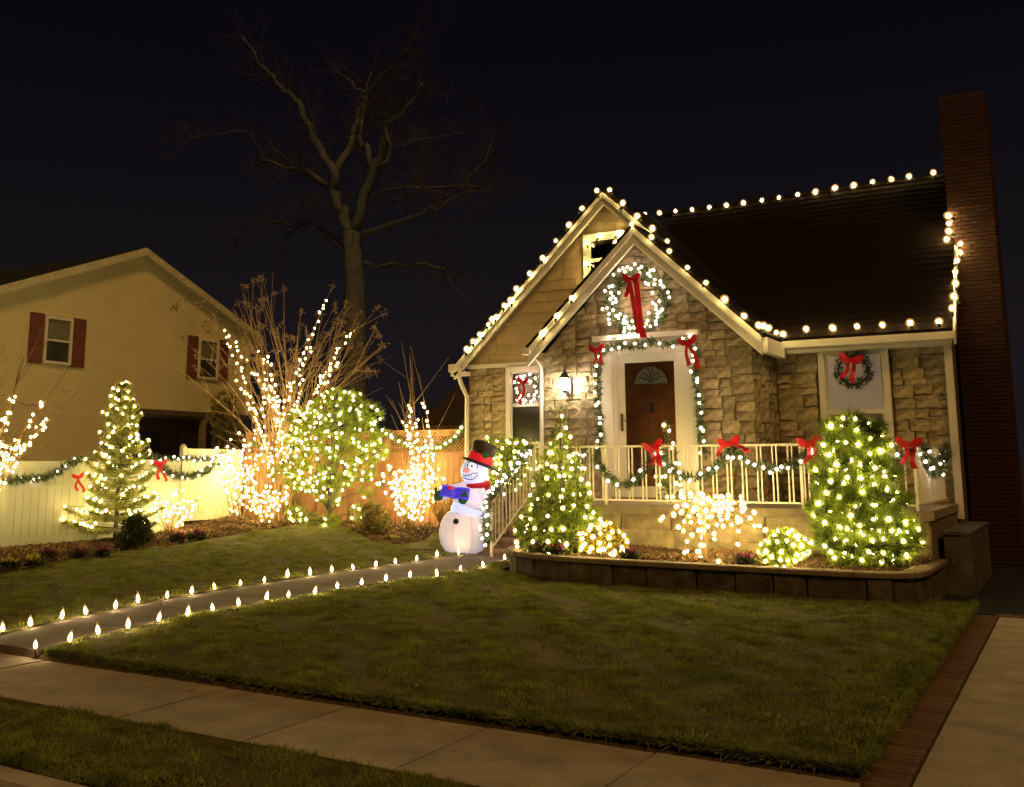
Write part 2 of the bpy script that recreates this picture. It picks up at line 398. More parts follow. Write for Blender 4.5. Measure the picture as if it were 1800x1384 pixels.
# front walk: two edges follow the rows of path lights
FAR = [(5,1107),(53,1097),(107,1085),(152,1077),(202,1067),(243,1056),(294,1047),(336,1040),(379,1031),(423,1024),(464,1018),(505,1010),(546,1006),(583,1000),(622,995),(660,991),(696,985),(732,980),(768,973),(806,968),(845,962)]
NEAR = [(62,1138),(120,1126),(174,1113),(225,1102),(277,1089),(329,1080),(375,1070),(420,1061),(467,1052),(506,1045),(551,1040),(593,1029),(635,1023),(678,1016),(720,1009),(768,1008),(808,997),(851,992),(887,978)]
farp = [on_ground(x, y+9) for x, y in FAR]; nearp = [on_ground(x, y+9) for x, y in NEAR]
def fit(pts):
    c = np.polyfit([p.y for p in pts], [p.x for p in pts], 3); return lambda y: float(np.polyval(c, min(max(y, 5.5), 15.6)))
fx, nx = fit(farp[:-1]), fit(nearp)
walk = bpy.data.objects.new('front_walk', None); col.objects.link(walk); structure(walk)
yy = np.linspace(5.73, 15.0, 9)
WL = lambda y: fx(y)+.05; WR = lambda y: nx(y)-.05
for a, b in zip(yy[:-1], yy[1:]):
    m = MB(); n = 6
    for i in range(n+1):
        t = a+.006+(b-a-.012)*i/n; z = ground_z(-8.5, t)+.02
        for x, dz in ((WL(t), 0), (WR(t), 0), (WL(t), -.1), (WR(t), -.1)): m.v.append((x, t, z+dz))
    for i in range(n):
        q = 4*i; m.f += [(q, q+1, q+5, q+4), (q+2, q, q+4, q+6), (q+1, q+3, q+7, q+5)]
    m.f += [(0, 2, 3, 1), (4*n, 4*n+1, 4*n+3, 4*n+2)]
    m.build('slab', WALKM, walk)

# lawns: outline polygons, a sheet just above the soil, blades on it
BEDE = [(-13.0, 5.76), (-13.05, 8.2)]+[(p.x, p.y) for p in (on_ground(*q) for q in ((0, 1012), (60, 1002), (125, 988), (200, 973), (300, 962), (440, 950), (560, 946), (610, 952), (650, 962), (700, 966), (750, 962), (765, 958)))]
BEDE = [(-26, 5.725), (-26, 7.0), (-17, 7.4), (-14.6, 7.9)]+BEDE[2:]
LAWNS = {
 'front_lawn': [(nx(5.76)+.06, 5.722)]+[(-1.074, 5.722), (-1.074, 12.62), (-1.5, 12.62), (-1.55, 12.2), (-6.1, 12.1), (-7.3, 13.0), (-7.45, 14.2), (-7.6, 14.9)]+[(nx(t)+.0, t) for t in np.linspace(14.8, 5.8, 18)],
 'side_lawn': BEDE+[(fx(15.4)-.1, 15.6)]+[(fx(t)-.03, t) for t in np.linspace(15.2, 5.725, 18)],
 'verge': [(-30, 3.63), (-1.25, 3.63), (-1.25, 4.62), (-30, 4.62)],
}
def inside(P, poly):
    x, y = P[:, 0], P[:, 1]; c = np.zeros(len(P), bool); n = len(poly)
    for i in range(n):
        x1, y1 = poly[i]; x2, y2 = poly[i-1]
        if y1 == y2: continue
        k = ((y1 > y) != (y2 > y)) & (x < (x2-x1)*(y-y1)/(y2-y1)+x1); c ^= k
    return c
blades = []
for nm, poly in LAWNS.items():
    from mathutils.geometry import delaunay_2d_cdt
    P = np.array(poly); lo, hi = P.min(0), P.max(0)
    gx, gy = np.meshgrid(np.arange(lo[0], hi[0], .45), np.arange(lo[1], hi[1], .45)); G = np.stack([gx.ravel(), gy.ravel()], 1)
    G = G[inside(G, poly)]
    vs = [Vector(p) for p in poly]+[Vector(p) for p in G]
    out = delaunay_2d_cdt(vs, [], [list(range(len(poly)))], 1, 1e-4)
    bump = lambda x, y: .012*math.sin(3.1*x+1.3*y)*math.sin(2.3*y-.7*x)+.01*math.sin(7*x+5*y)
    V = [(v.x, v.y, ground_z(v.x, max(v.y, 5.75) if nm != 'verge' else v.y)+.02+bump(v.x, v.y)) for v in out[0]]
    mm = MB(); mm.v = V; mm.f = [tuple(f) for f in out[2]]
    nb0 = len(mm.v); B0 = [i for i in range(len(poly))]
    for i in B0:
        x, y = poly[i]; z = ground_z(x, max(y, 5.75) if nm != 'verge' else y)+.02+bump(x, y); mm.v += [(x, y, z), (x, y, -.06)]
    for i in B0: a, b = nb0+2*i, nb0+2*((i+1) % len(poly)); mm.f.append((a, b, b+1, a+1))
    structure(mm.build(nm, LAWN))
    n = int({'front_lawn': 260000, 'side_lawn': 210000, 'verge': 50000}[nm])
    lo2 = lo.copy(); 
    if nm == 'side_lawn': lo2[0] = -15.5
    if nm == 'verge': lo2[0] = -8; 
    B = np.random.uniform(lo2, hi, (int(n*1.8), 2)); B = B[inside(B, poly)]
    nz = sum(np.sin(B[:, 0]*fx_+px_)*np.sin(B[:, 1]*fy_+py_) for fx_, fy_, px_, py_ in ((2.1, 3.3, 0, 1), (5.7, 4.9, 2, .3), (9.1, 12.3, 1, 2), (17.0, 15.1, .5, 4)))
    B = B[np.random.random(len(B)) < np.clip(.72+.32*nz, .12, 1)][:n]
    z = np.array([ground_z(x, max(y, 5.75) if nm != 'verge' else y)+.012+bump(x, y) for x, y in B])
    N = np.zeros((len(B), 3)); N[:, 2] = 1
    # tufty patches: blade length varies over the lawn
    ln = .5+.5*np.sin(B[:, 0]*5.3+2*np.sin(B[:, 1]*2.1))*np.sin(B[:, 1]*6.1+2*np.sin(B[:, 0]*3.3))
    T = needles(np.column_stack([B, z]), N, 1, .036, .009, .6); T[:, 2] = T[:, 0]+(T[:, 2]-T[:, 0])*(.75+.5*ln)[:, None]
    g = tris('grass', T, GRASS); stuff(g, {'front_lawn': 'short dark grass of the large lawn before the planter', 'side_lawn': 'short green grass left of the lit front walk', 'verge': 'rough grass strip between sidewalk and street'}[nm], 'grass')

def edge_blades(a, b, n, out, label):
    t = np.random.uniform(0, 1, n); A = np.array(a); D = np.array(b)-A; P = A+D*t[:, None]; z = np.array([ground_z(x, max(y, 5.75))+.01 for x, y in P])
    N = np.tile([out[0], out[1], .55], (n, 1)); P3 = np.column_stack([P[:, 0]-out[0]*np.random.uniform(0, .05, n), P[:, 1]-out[1]*np.random.uniform(0, .05, n), z])
    stuff(tris('grass', needles(P3, N, 1, .07, .010, .5), GRASS), label, 'grass')
edge_blades((nx(5.8)+.1, 5.73), (-1.08, 5.73), 9000, (0, -1), 'ragged grass fringe hanging over the sidewalk edge')
edge_blades((-1.085, 5.75), (-1.085, 12.6), 7000, (1, 0), 'ragged grass fringe along the driveway bricks')
B = np.random.uniform((-13, 3.7), (-.2, 12.2), (70, 2)); 
LT = needles(np.array([(x, y, (ground_z(x, y) if y > 5.72 and x < -1.1 else 0)+.045*(1 if y > 5.72 and x < -1.1 else .15)) for x, y in B]), np.tile([0, 0, .15], (70, 1)), 3, .035, .03, 1.0)
stuff(tris('fallen_leaves', LT, mat('dry_leaf', (.16, .09, .035), .9, .5, 3, c2=(.3, .2, .09))), 'scattered dry fallen leaves on lawn and paving', 'leaves')
# mulch chips and fallen leaves on the left bed and in the planter
def chips(name, pts, s, label, mt=CHIP):
    P = np.asarray(pts); n = len(P); T = needles(P, np.tile([0, 0, .25], (n, 1)), 1, s, s*.6, 1.0)
    o = tris(name, T, mt); return stuff(o, label, 'mulch')
B = np.random.uniform((-17.5, 7.8), (-9.8, 17.6), (60000, 2)); B = B[~inside(B, LAWNS['side_lawn'])]; B = B[(B[:, 0] < -9.9)]
chips('mulch_chips', [(x, y, ground_z(x, y)-.02) for x, y in B], .055, 'brown wood mulch and fallen leaves along the fence bed')
PLANT = [(-7.5, 14.3), (-7.42, 13.7), (-7.2, 13.15), (-6.85, 12.72), (-6.4, 12.4), (-5.9, 12.24), (-5.2, 12.2), (-4.2, 12.19), (-3.2, 12.2), (-2.2, 12.22), (-1.85, 12.3), (-1.66, 12.5), (-1.6, 12.8), (-1.58, 13.6), (-1.58, 14.5)]
inner = [(x+(.1 if x < -6.5 else -.1 if x > -1.8 else 0), y+.12) for x, y in PLANT]
def bed_z(x, y): return .36+.05*(y-12.3)+.02*math.sin(5*x+3*y)
m = MB(); vs = [Vector(p) for p in inner+[(-1.6, 14.6), (-7.5, 14.6)]]
gx, gy = np.meshgrid(np.arange(-7.4, -1.7, .2), np.arange(12.4, 14.5, .2)); G = np.stack([gx.ravel(), gy.ravel()], 1); G = G[inside(G, inner)]
out = delaunay_2d_cdt(vs+[Vector(p) for p in G], [], [list(range(len(vs)))], 1, 1e-4)
m.v = [(v.x, v.y, bed_z(v.x, v.y)) for v in out[0]]; m.f = [tuple(f) for f in out[2]]
structure(m.build('planter_soil', MULCH, sm=True))
B = np.random.uniform((-7.4, 12.3), (-1.6, 14.3), (16000, 2)); B = B[inside(B, inner)]
chips('mulch_chips', [(x, y, bed_z(x, y)+.006) for x, y in B], .05, 'brown wood mulch filling the raised planter bed')

# ================================================================== STONEWORK
def clip(poly, a, b, c):                # keep a*x+b*z<=c
    out = []
    for i in range(len(poly)):
        p, q = poly[i], poly[(i+1) % len(poly)]; dp = a*p[0]+b*p[1]-c; dq = a*q[0]+b*q[1]-c
        if dp <= 0: out.append(p)
        if dp*dq < 0: t = dp/(dp-dq); out.append((p[0]+(q[0]-p[0])*t, p[1]+(q[1]-p[1])*t))
    return out
def area(p): return abs(sum(p[i][0]*p[(i+1) % len(p)][1]-p[(i+1) % len(p)][0]*p[i][1] for i in range(len(p))))/2
def ashlar(x0, x1, z0, z1, wmin, wmax, hmin, hmax, out):
    w_, h_ = x1-x0, z1-z0
    if w_ > wmax or h_ > hmax:
        if (w_/wmax > h_/hmax and w_ > 2*wmin) or h_ < 2*hmin:
            if w_ > 2*wmin*.8:
                c = x0+w_*random.uniform(.28, .72); ashlar(x0, c, z0, z1, wmin, wmax, hmin, hmax, out); ashlar(c, x1, z0, z1, wmin, wmax, hmin, hmax, out); return
        else:
            c = z0+h_*random.uniform(.28, .72); ashlar(x0, x1, z0, c, wmin, wmax, hmin, hmax, out); ashlar(x0, x1, c, z1, wmin, wmax, hmin, hmax, out); return
    out.append((x0, x1, z0, z1))
def stone_piece(poly, y, dep, gap=.006):
    cx = sum(p[0] for p in poly)/len(poly); cz = sum(p[1] for p in poly)/len(poly)
    sz = min(max(p[0] for p in poly)-min(p[0] for p in poly), max(p[1] for p in poly)-min(p[1] for p in poly))
    if sz < .05: return None
    def shr(p, d, j=0):
        v = Vector((p[0]-cx, p[1]-cz)); l = max(v.length, 1e-6); v *= max(.2, 1-d*1.35/l); return (v.x+random.uniform(-j, j), v.y+random.uniform(-j, j))
    jit = min(.024, sz*.09); a = [shr(p, gap, jit) for p in poly]
    # add mid-edge points for a rough outline
    r2 = []
    for i in range(len(a)):
        p, q = a[i], a[(i+1) % len(a)]; r2.append(p)
        r2.append(((p[0]+q[0])/2+random.uniform(-jit, jit)*.7, (p[1]+q[1])/2+random.uniform(-jit, jit)*.7))
    n = len(r2); d = dep*random.uniform(.75, 1.2); ins = min(.016, sz*.09)
    vs = [(p[0], .002, p[1]) for p in r2]+[(p[0], -d*.78, p[1]) for p in r2]+[(p[0]*(1-ins/max(.05, math.hypot(*p))), -d+random.uniform(-.012, .012), p[1]*(1-ins/max(.05, math.hypot(*p)))) for p in r2]+[(random.uniform(-.03, .03), -d-random.uniform(-.012, .012), random.uniform(-.02, .02))]
    fs = []
    for i in range(n):
        k = (i+1) % n; fs += [(i, k, n+k, n+i), (n+i, n+k, 2*n+k, 2*n+i), (2*n+i, 2*n+k, 3*n)]
    mm = MB(); mm.v = vs; mm.f = fs; return mm, (cx, y, cz)
def stone_wall(rects, y, mt, parent, clips=(), dep=.027, size=(.14, .46, .095, .23), rot=None):
    for (x0, x1, z0, z1) in rects:
        cells = []; ashlar(x0, x1, z0, z1, *size, cells)
        for a, b, c, d in cells:
            poly = [(a, c), (b, c), (b, d), (a, d)]
            for k in clips: poly = clip(poly, *k) if poly else poly
            if len(poly) < 3 or area(poly) < .006: continue
            r_ = stone_piece(poly, y, dep)
            if not r_: continue
            mm, loc = r_
            o = mm.build('stone', mt, parent)
            if rot is None: o.location = loc
            else: o.matrix_local = rot @ Matrix.Translation(loc)

# ================================================================== THE HOUSE
YB, YM = 16.2, 17.5                     # front planes of the gabled bay and of the main wall
house = thing('stone_house', 'stone cottage with two steep front gables, red brick chimney and dark roof', 'house', None, (-6.2, 17.5, 0))
def hp(mm, name, mt, parent=house, sm=False):
    o = mm.build(name, mt, parent, sm)
    if parent is house: o.location = -house.location
    return o
BL, BR, BAX = -8.15, -4.36, -6.28       # bay left, right, apex
DK = 1.05                               # porch deck height
bay_top = lambda x: 5.52-1.035*abs(x-BAX)
# bay front wall + right return
bw = hp(MB().prism([(BL, 0), (BR, 0), (BR, 3.56), (BAX, 5.55), (BL, 3.56)], YB, YB+.25).box(BR-.25, BR, YB+.25, YM, 0, 3.6), 'bay_wall', MORTAR)
cl = [(1.035, 1, 5.53+1.035*BAX), (-1.035, 1, 5.53-1.035*BAX)]
DFL, DFR = -6.98, -5.30                 # door surround
stone_wall([(BL, DFL, DK, 3.84), (DFR, BR-.0, DK, 3.84), (BL, BR, 3.84, 5.5)], YB, STONE, bw, cl)
# quoined return face of the bay (faces +x)
rotx = Matrix.Translation((BR, 0, 0)) @ Matrix.Rotation(R(90), 4, 'Z')
stone_wall([(YB, YM, DK, 3.6)], 0, STONE, bw, (), .04, (.2, .5, .12, .26), rotx)
# main front wall (left and right of the bay)
mw = hp(MB().prism([(-10.5, 0), (BL+.3, 0), (BL+.3, 3.62), (-10.5, 3.62)], YM, YM+.25), 'front_wall', MORTAR)
mw2 = hp(MB().prism([(BR-.3, 0), (-1.62, 0), (-1.62, 3.66), (BR-.3, 3.66)], YM, YM+.25), 'front_wall', MORTAR)
stone_wall([(-10.48, -9.63, .3, 3.6), (-9.63, BL+.2, .3, 1.92)], YM, STONE, mw)
stone_wall([(BR+.05, -3.64, DK, 3.58), (-3.64, -2.46, DK, 1.3), (-2.46, -1.64, DK, 3.58)], YM, STONE, mw2)
hp(MB().box(-1.87, -1.62, YM+.25, 23, 0, 3.7).prismx([(YM, 3.66), (20.2, 6.85), (23, 3.66)], -1.87, -1.62).box(-10.5, -10.25, YM+.25, 22, 0, 3.62).box(-10.5, -1.62, 22.8, 23, 0, 3.6), 'side_wall', mat('side_brick', (.09, .05, .035), .95, .3, 12))
# gable siding above the left stone
GAX, GAZ, GS = -7.40, 6.80, .957
gs = hp(MB().prism([(-10.5, 3.62), (-4.3, 3.62), (GAX, GAZ-.05)], YM+.01, YM+.2), 'gable_siding', SIDING)
z = 3.62
while z < 6.6:
    off = random.uniform(0, .5); x = -10.6-off
    while x < -4.2:
        x2 = x+.60; poly = [(x+.003, z), (x2-.003, z), (x2-.003, z+.225), (x+.003, z+.225)]
        for k in ((GS, 1, GAZ-.06+GS*GAX), (-GS, 1, GAZ-.06-GS*GAX), (1, 0, -4.3), (-1, 0, 10.5)): poly = clip(poly, *k) if poly else poly
        inwin = z+.11 > 5.15 and z+.11 < 6.05 and x+.3 > -7.85 and x+.3 < -7.05
        if len(poly) >= 3 and area(poly) > .004 and not (min(p[0] for p in poly) > -7.85 and max(p[0] for p in poly) < -7.05 and z > 5.15 and z < 5.85):
            if z < bay_top((x+x2)/2)-.6 and x > BL+.4 and x2 < BR-.3: x = x2; continue
            n = len(poly); mm = MB()
            mm.v = [(p[0], -.03+.022*min(1, max(0, (p[1]-z)/.225)), p[1]) for p in poly]+[(p[0], .012, p[1]) for p in poly]
            mm.f = [tuple(range(n))]+[(i, i+n, (i+1) % n+n, (i+1) % n) for i in range(n)]
            o = mm.build('shingle', SIDING, gs); o.location = (0, YM, 0)
        x = x2
    z += .2
# frieze trim between stone and siding
hp(MB().box(-10.52, BL, YM-.06, YM-.003, 3.56, 3.64), 'frieze_board', WHITE)

# roofs: slabs with lapped courses
def roof_slab(name, quad, n, th=.07, mt=ROOF, parent=house):
    # quad: eave a, eave b, ridge b, ridge a
    a, b, c, d = [Vector(q) for q in quad]; nn = (b-a).cross(d-a).normalized()
    if nn.z < 0: nn = -nn
    m = MB()
    for i in range(n):
        t0, t1 = i/n, min(1, (i+1.25)/n)
        p = [a.lerp(d, t0), b.lerp(c, t0), b.lerp(c, t1), a.lerp(d, t1)]
        up_ = [p[0]+nn*(th+.014), p[1]+nn*(th+.014), p[2]+nn*th, p[3]+nn*th]
        q = [p[0]+nn*(th-.02), p[1]+nn*(th-.02)] if i else [p[0], p[1]]
        m.add(up_+q, [(0, 1, 2, 3), (4, 5, 1, 0)])
    m.add([a, b, c, d, a+nn*th*.99, b+nn*th*.99, c+nn*th*.99, d+nn*th*.99], [(3, 2, 1, 0), (0, 4, 7, 3), (1, 2, 6, 5), (2, 3, 7, 6)])
    return hp(m, name, mt, parent)
YG0, YB0 = YM-.18, YB-.20               # front edges of the two gable roofs
roof_slab('roof', [(-10.75, YG0, GAZ-GS*3.35), (-10.75, 22, GAZ-GS*3.35), (GAX, 22, GAZ), (GAX, YG0, GAZ)], 22)
sR = 1.0
roof_slab('roof', [(-4.16, YG0, GAZ-GS*(-4.16-GAX)), (-4.16, 22, GAZ-GS*(-4.16-GAX)), (GAX, 22, GAZ), (GAX, YG0, GAZ)], 22)
BZ = 5.70; bs = (BZ-3.69)/(BAX+8.36)
roof_slab('roof', [(-4.16, YB0, BZ-bs*(-4.16-BAX)), (-4.16, YM, BZ-bs*(-4.16-BAX)), (BAX, YM+.1, BZ), (BAX, YB0, BZ)], 16)
roof_slab('roof', [(-8.36, YB0, 3.69), (-8.36, YM, 3.69), (BAX, YM+.1, BZ), (BAX, YB0, BZ)], 16)
RZ, RY, EY = 6.92, 20.2, YM-.25
roof_slab('roof', [(-7.0, EY, 3.70), (-1.50, EY, 3.70), (-1.50, RY, RZ), (-7.0, RY, RZ)], 28)
roof_slab('roof', [(-7.0, 23.3, 3.6), (-1.50, 23.3, 3.6), (-1.50, RY, RZ), (-7.0, RY, RZ)], 20)
m = MB(); m.tube([(-7.2, RY, RZ+.06), (-1.5, RY, RZ+.06)], .07, 8); hp(m, 'ridge_cap', ROOF)
# rake boards, fascia, gutters
def rake(xa, za, xb, zb, y, hgt=.24, th=.05, over=.035):
    m = MB().prism([(xa, za-hgt), (xa, za), (xb, zb), (xb, zb-hgt)], y, y+th)
    m.prism([(xa, za-hgt*.38), (xa, za+.012), (xb, zb+.012), (xb, zb-hgt*.38)], y-over, y-.001)
    m.prism([(xa, za-hgt), (xa, za-hgt+.03), (xb, zb-hgt+.03), (xb, zb-hgt)], y-.02, y-.001)
    return m
rk = [rake(GAX, GAZ, -10.75, GAZ-GS*3.35, YG0), rake(GAX, GAZ, -6.2, GAZ-GS*1.2, YG0), rake(BAX, BZ, -8.36, 3.69, YB0, .29), rake(BAX, BZ, -4.16, BZ-bs*(-4.16-BAX), YB0, .29)]
for q in rk: hp(q, 'rake_board', WHITE)
# soffits under the gable overhangs
hp(MB().prism([(GAX, GAZ-.03), (-10.75, GAZ-.03-GS*3.35), (-10.75, GAZ-.09-GS*3.35), (GAX, GAZ-.09)], YG0+.05, YM), 'soffit', WHITE)
hp(MB().prism([(BAX, BZ-.03), (-8.36, 3.66), (-8.36, 3.6), (BAX, BZ-.09)], YB0+.05, YB).prism([(BAX, BZ-.03), (BAX, BZ-.09), (-4.16, BZ-.09-bs*(-4.16-BAX)), (-4.16, BZ-.03-bs*(-4.16-BAX))], YB0+.05, YB), 'soffit', WHITE)
ez = BZ-bs*(-4.16-BAX)
hp(MB().box(-4.20, -4.08, YB0+.06, EY-.06, ez-.24, ez+.0), 'gutter', WHITE)
hp(MB().prismx([(EY-.10, 3.70), (EY-.12, 3.58), (EY-.02, 3.56), (EY-.0, 3.70)], -4.2, -1.46), 'gutter', WHITE)
hp(MB().box(-4.19, -1.52, EY+.004, EY+.05, 3.50, 3.68).box(-4.3, -1.6, EY+.05, YM, 3.60, 3.64).box(-4.3, -1.62, YM-.09, YM-.004, 3.50, 3.60), 'fascia', WHITE)
hp(MB().box(-10.86, -10.6, YG0-.04, YG0+.2, 3.50, 3.66).box(-10.83, -10.45, YG0+.0, YM-.004, 3.42, 3.50), 'cornice_return', WHITE)
hp(MB().box(-8.47, -8.3, YB0-.06, YB0+.2, 3.60, 3.72), 'cornice_return', WHITE)
# downspouts
hp(MB().tube([(-10.68, YG0+.05, 3.45), (-10.62, YM-.1, 3.25), (-10.5, YM-.08, 3.0), (-10.5, YM-.08, .4)], .045, 8), 'downspout', WHITE)
hp(MB().tube([(-8.36, YB0+.05, 3.6), (-8.2, YB-.06, 3.42), (-8.17, YB-.06, 3.3), (-8.17, YB-.06, DK)], .036, 8), 'downspout', WHITE)
hp(MB().box(-1.66, -1.55, YM-.13, YM-.03, .82, 3.6), 'downspout', WHITE)
# rake on the chimney side
hp(MB().prismx([(EY, 3.70), (EY, 3.5), (RY, RZ-.2), (RY, RZ)], -1.50, -1.46), 'rake_board', WHITE)

# windows
def window(x0, x1, z0, z1, y, low=SHADE2, upm=BLIND, split=.52):
    w_ = bpy.data.objects.new('window', None); col.objects.link(w_); w_.parent = house; w_.location = -house.location
    f = .10
    MB().box(x0, x0+f, y-.10, y-.01, z0, z1).box(x1-f, x1, y-.10, y-.01, z0, z1).box(x0+f, x1-f, y-.10, y-.01, z1-f, z1).box(x0+f, x1-f, y-.10, y-.01, z0, z0+f*.6).build('frame', WHITE, w_)
    zm = z0+(z1-z0)*split; a, b = x0+f, x1-f
    s = .035
    for (q0, q1, yy_) in ((z0+f*.6, zm, y-.075), (zm, z1-f, y-.06)):
        MB().box(a, a+s, yy_, yy_+.03, q0, q1).box(b-s, b, yy_, yy_+.03, q0, q1).box(a+s, b-s, yy_, yy_+.03, q0, q0+s).box(a+s, b-s, yy_, yy_+.03, q1-s, q1).build('sash', WHITE, w_)
        MB().add([(a+s, yy_+.014, q0+s), (b-s, yy_+.014, q0+s), (b-s, yy_+.014, q1-s), (a+s, yy_+.014, q1-s)], [(0, 1, 2, 3)]).build('pane', GLASSP, w_)
    MB().box(a, b, y-.02, y-.012, zm, z1-f).build('blind', upm, w_)
    MB().box(a, b, y-.02, y-.012, z0+f*.6, zm-.002).build('blind', low, w_)
    MB().box(x0-.04, x1+.04, y-.15, y-.01, z0-.06, z0).build('sill', WHITE, w_)
    return w_
window(-9.60, -8.62, 1.98, 3.55, YM)
window(-3.60, -2.49, 1.35, 3.56, YM, BLIND, mat('glowing_shade', (.6, .50, .40), .8, .04, emit=(1, .70, .45), estr=.13))  # upper shade glows by itself, added in place of room light
wa = window(-7.87, -7.02, 5.10, 6.04, YM, DGLASS, DGLASS, .45)

# entrance: pilasters, header, cornice, storm door, panelled door with half-round light
en = hp(MB().box(DFL, -6.68, YB-.12, YB-.004, DK, 3.62).box(-5.47, DFR, YB-.12, YB-.004, DK, 3.62).box(DFL, DFR, YB-.12, YB-.004, 3.622, 3.76).box(-6.679, -5.471, YB-.11, YB-.004, 3.505, 3.621).box(-7.1, -5.2, YB-.20, YB-.004, 3.762, 3.85), 'door_surround', WHITE)
MB().box(-6.9, -6.76, YB-.135, YB-.121, 1.2, 3.5).build('pilaster_panel', WHITE, en); MB().box(-5.40, -5.34, YB-.135, YB-.121, 1.2, 3.5).build('pilaster_panel', WHITE, en)
fd = hp(MB().box(-6.56, -5.62, YB-.055, YB-.01, 1.20, 3.40), 'front_door', DOORW)
def rect_ring(x0, x1, z0, z1, y, w_=.03):
    return MB().box(x0, x1, y-.012, y, z1-w_, z1).box(x0, x1, y-.012, y, z0, z0+w_).box(x0, x0+w_, y-.012, y, z0+w_, z1-w_).box(x1-w_, x1, y-.012, y, z0+w_, z1-w_)
for x0, x1, z0, z1 in ((-6.44, -6.13, 2.18, 2.82), (-6.05, -5.74, 2.18, 2.82), (-6.44, -6.13, 1.36, 1.95), (-6.05, -5.74, 1.36, 1.95)):
    p = rect_ring(x0, x1, z0, z1, YB-.056); p.box(x0+.05, x1-.05, YB-.064, YB-.056, z0+.05, z1-.05); p.build('door_panel', DOORW, fd)
pts = [(-6.09+.31*math.cos(t), 2.98+.31*math.sin(t)) for t in np.linspace(0, math.pi, 20)]
fl = MB().prism(pts, YB-.066, YB-.056).build('fanlight', FAN, fd)
m = MB()
for t in np.linspace(0, math.pi, 20): pass
m.tube([(-6.09+.31*math.cos(t), YB-.068, 2.98+.31*math.sin(t)) for t in np.linspace(0, math.pi, 20)]+[(-6.40, YB-.068, 2.98)]+[(-5.78, YB-.068, 2.98)], .012, 5)
m.build('fanlight_rim', DOORW, fd)
m = MB()
for sgn in (-1, 1):
    for k in range(3):
        a0 = R(90-sgn*(12+26*k)); m.tube([(-6.09+.27*t*math.cos(a0+sgn*.5*(1-t)), YB-.07, 2.99+.27*t*math.sin(a0+sgn*.5*(1-t))) for t in np.linspace(.1, 1, 7)], .007, 4)
    m.tube([(-6.09+sgn*(.10+.06*math.cos(t)), YB-.07, 3.11+.05*math.sin(t)) for t in np.linspace(0, 6.28, 12)], .006, 4)
m.build('leadwork', mat('lead', (.12, .12, .12), .5), fd)
MB().box(-6.22, -5.96, YB-.066, YB-.057, 2.03, 2.09).build('letter_plate', BRASS, fd)
MB().box(-6.115, -6.065, YB-.085, YB-.057, 2.50, 2.66).tube([(-6.09, YB-.09, 2.64), (-6.06, YB-.1, 2.56), (-6.09, YB-.1, 2.5), (-6.12, YB-.1, 2.56), (-6.09, YB-.09, 2.64)], .009, 5).build('knocker', IRON, fd)
st = hp(MB().box(-6.68, -6.545, YB-.10, YB-.07, 1.10, 3.50).box(-5.66, -5.47, YB-.10, YB-.07, 1.10, 3.50).box(-6.545, -5.66, YB-.10, YB-.07, 3.36, 3.50).box(-6.545, -5.66, YB-.10, YB-.07, 1.10, 1.28), 'storm_door', WHITE)
MB().add([(-6.545, YB-.086, 1.28), (-5.66, YB-.086, 1.28), (-5.66, YB-.086, 3.36), (-6.545, YB-.086, 3.36)], [(0, 1, 2, 3)]).build('pane', GLASSP, st)
MB().box(-6.63, -6.59, YB-.115, YB-.101, 2.2, 2.5).tube([(-6.61, YB-.115, 2.38), (-6.61, YB-.15, 2.38), (-6.53, YB-.15, 2.38)], .011, 6).build('handle', BRASS, st)
hp(MB().box(-6.75, -5.4, YB-.30, YB-.12, DK, 1.10), 'threshold', STEPM)

# chimney with bricks
CX0, CX1, CY0, CY1, CZ = -1.57, -.85, 18.8, 19.9, 8.08
ch = hp(MB().box(CX0, CX1, CY0, CY1, 0, CZ), 'chimney', BMORT)
bl, bh, jt = .195, .058, .012
bmsh = MB().box(-bl/2, bl/2, -.014, .02, -bh/2, bh/2).mesh('brick', BRICK); bmsh2 = MB().box(-bl/4, bl/4, -.014, .02, -bh/2, bh/2).mesh('brick', BRICK)
rest = MB(); row = 0; z = .05; cnt = 0
while z+bh < CZ:
    x = CX0+.004; half = row % 2
    first = True
    while x < CX1-.03:
        l_ = bl/2 if (first and half) else bl
        l_ = min(l_, CX1-.004-x)
        if l_ > .03:
            zc = z+bh/2
            if 3.6 < zc < 7.0 and cnt < 290:
                o = link('brick', bmsh, ch, (x+l_/2, CY0+random.uniform(-.002, .002), zc)); o.scale = (l_/bl, 1, 1); cnt += 1
            else: rest.box(x, x+l_, CY0-.014, CY0+.01, z, z+bh)
        x += l_+jt; first = False
    # right flank, one course of brick faces
    y = CY0+.004+(.05 if half else 0)
    while y < CY1-.05:
        y2 = min(y+bl, CY1-.004); rest.box(CX1-.01, CX1+.013, y, y2, z, z+bh); y = y2+jt
    z += bh+jt; row += 1
stuff(rest.build('brickwork', BRICK, ch))

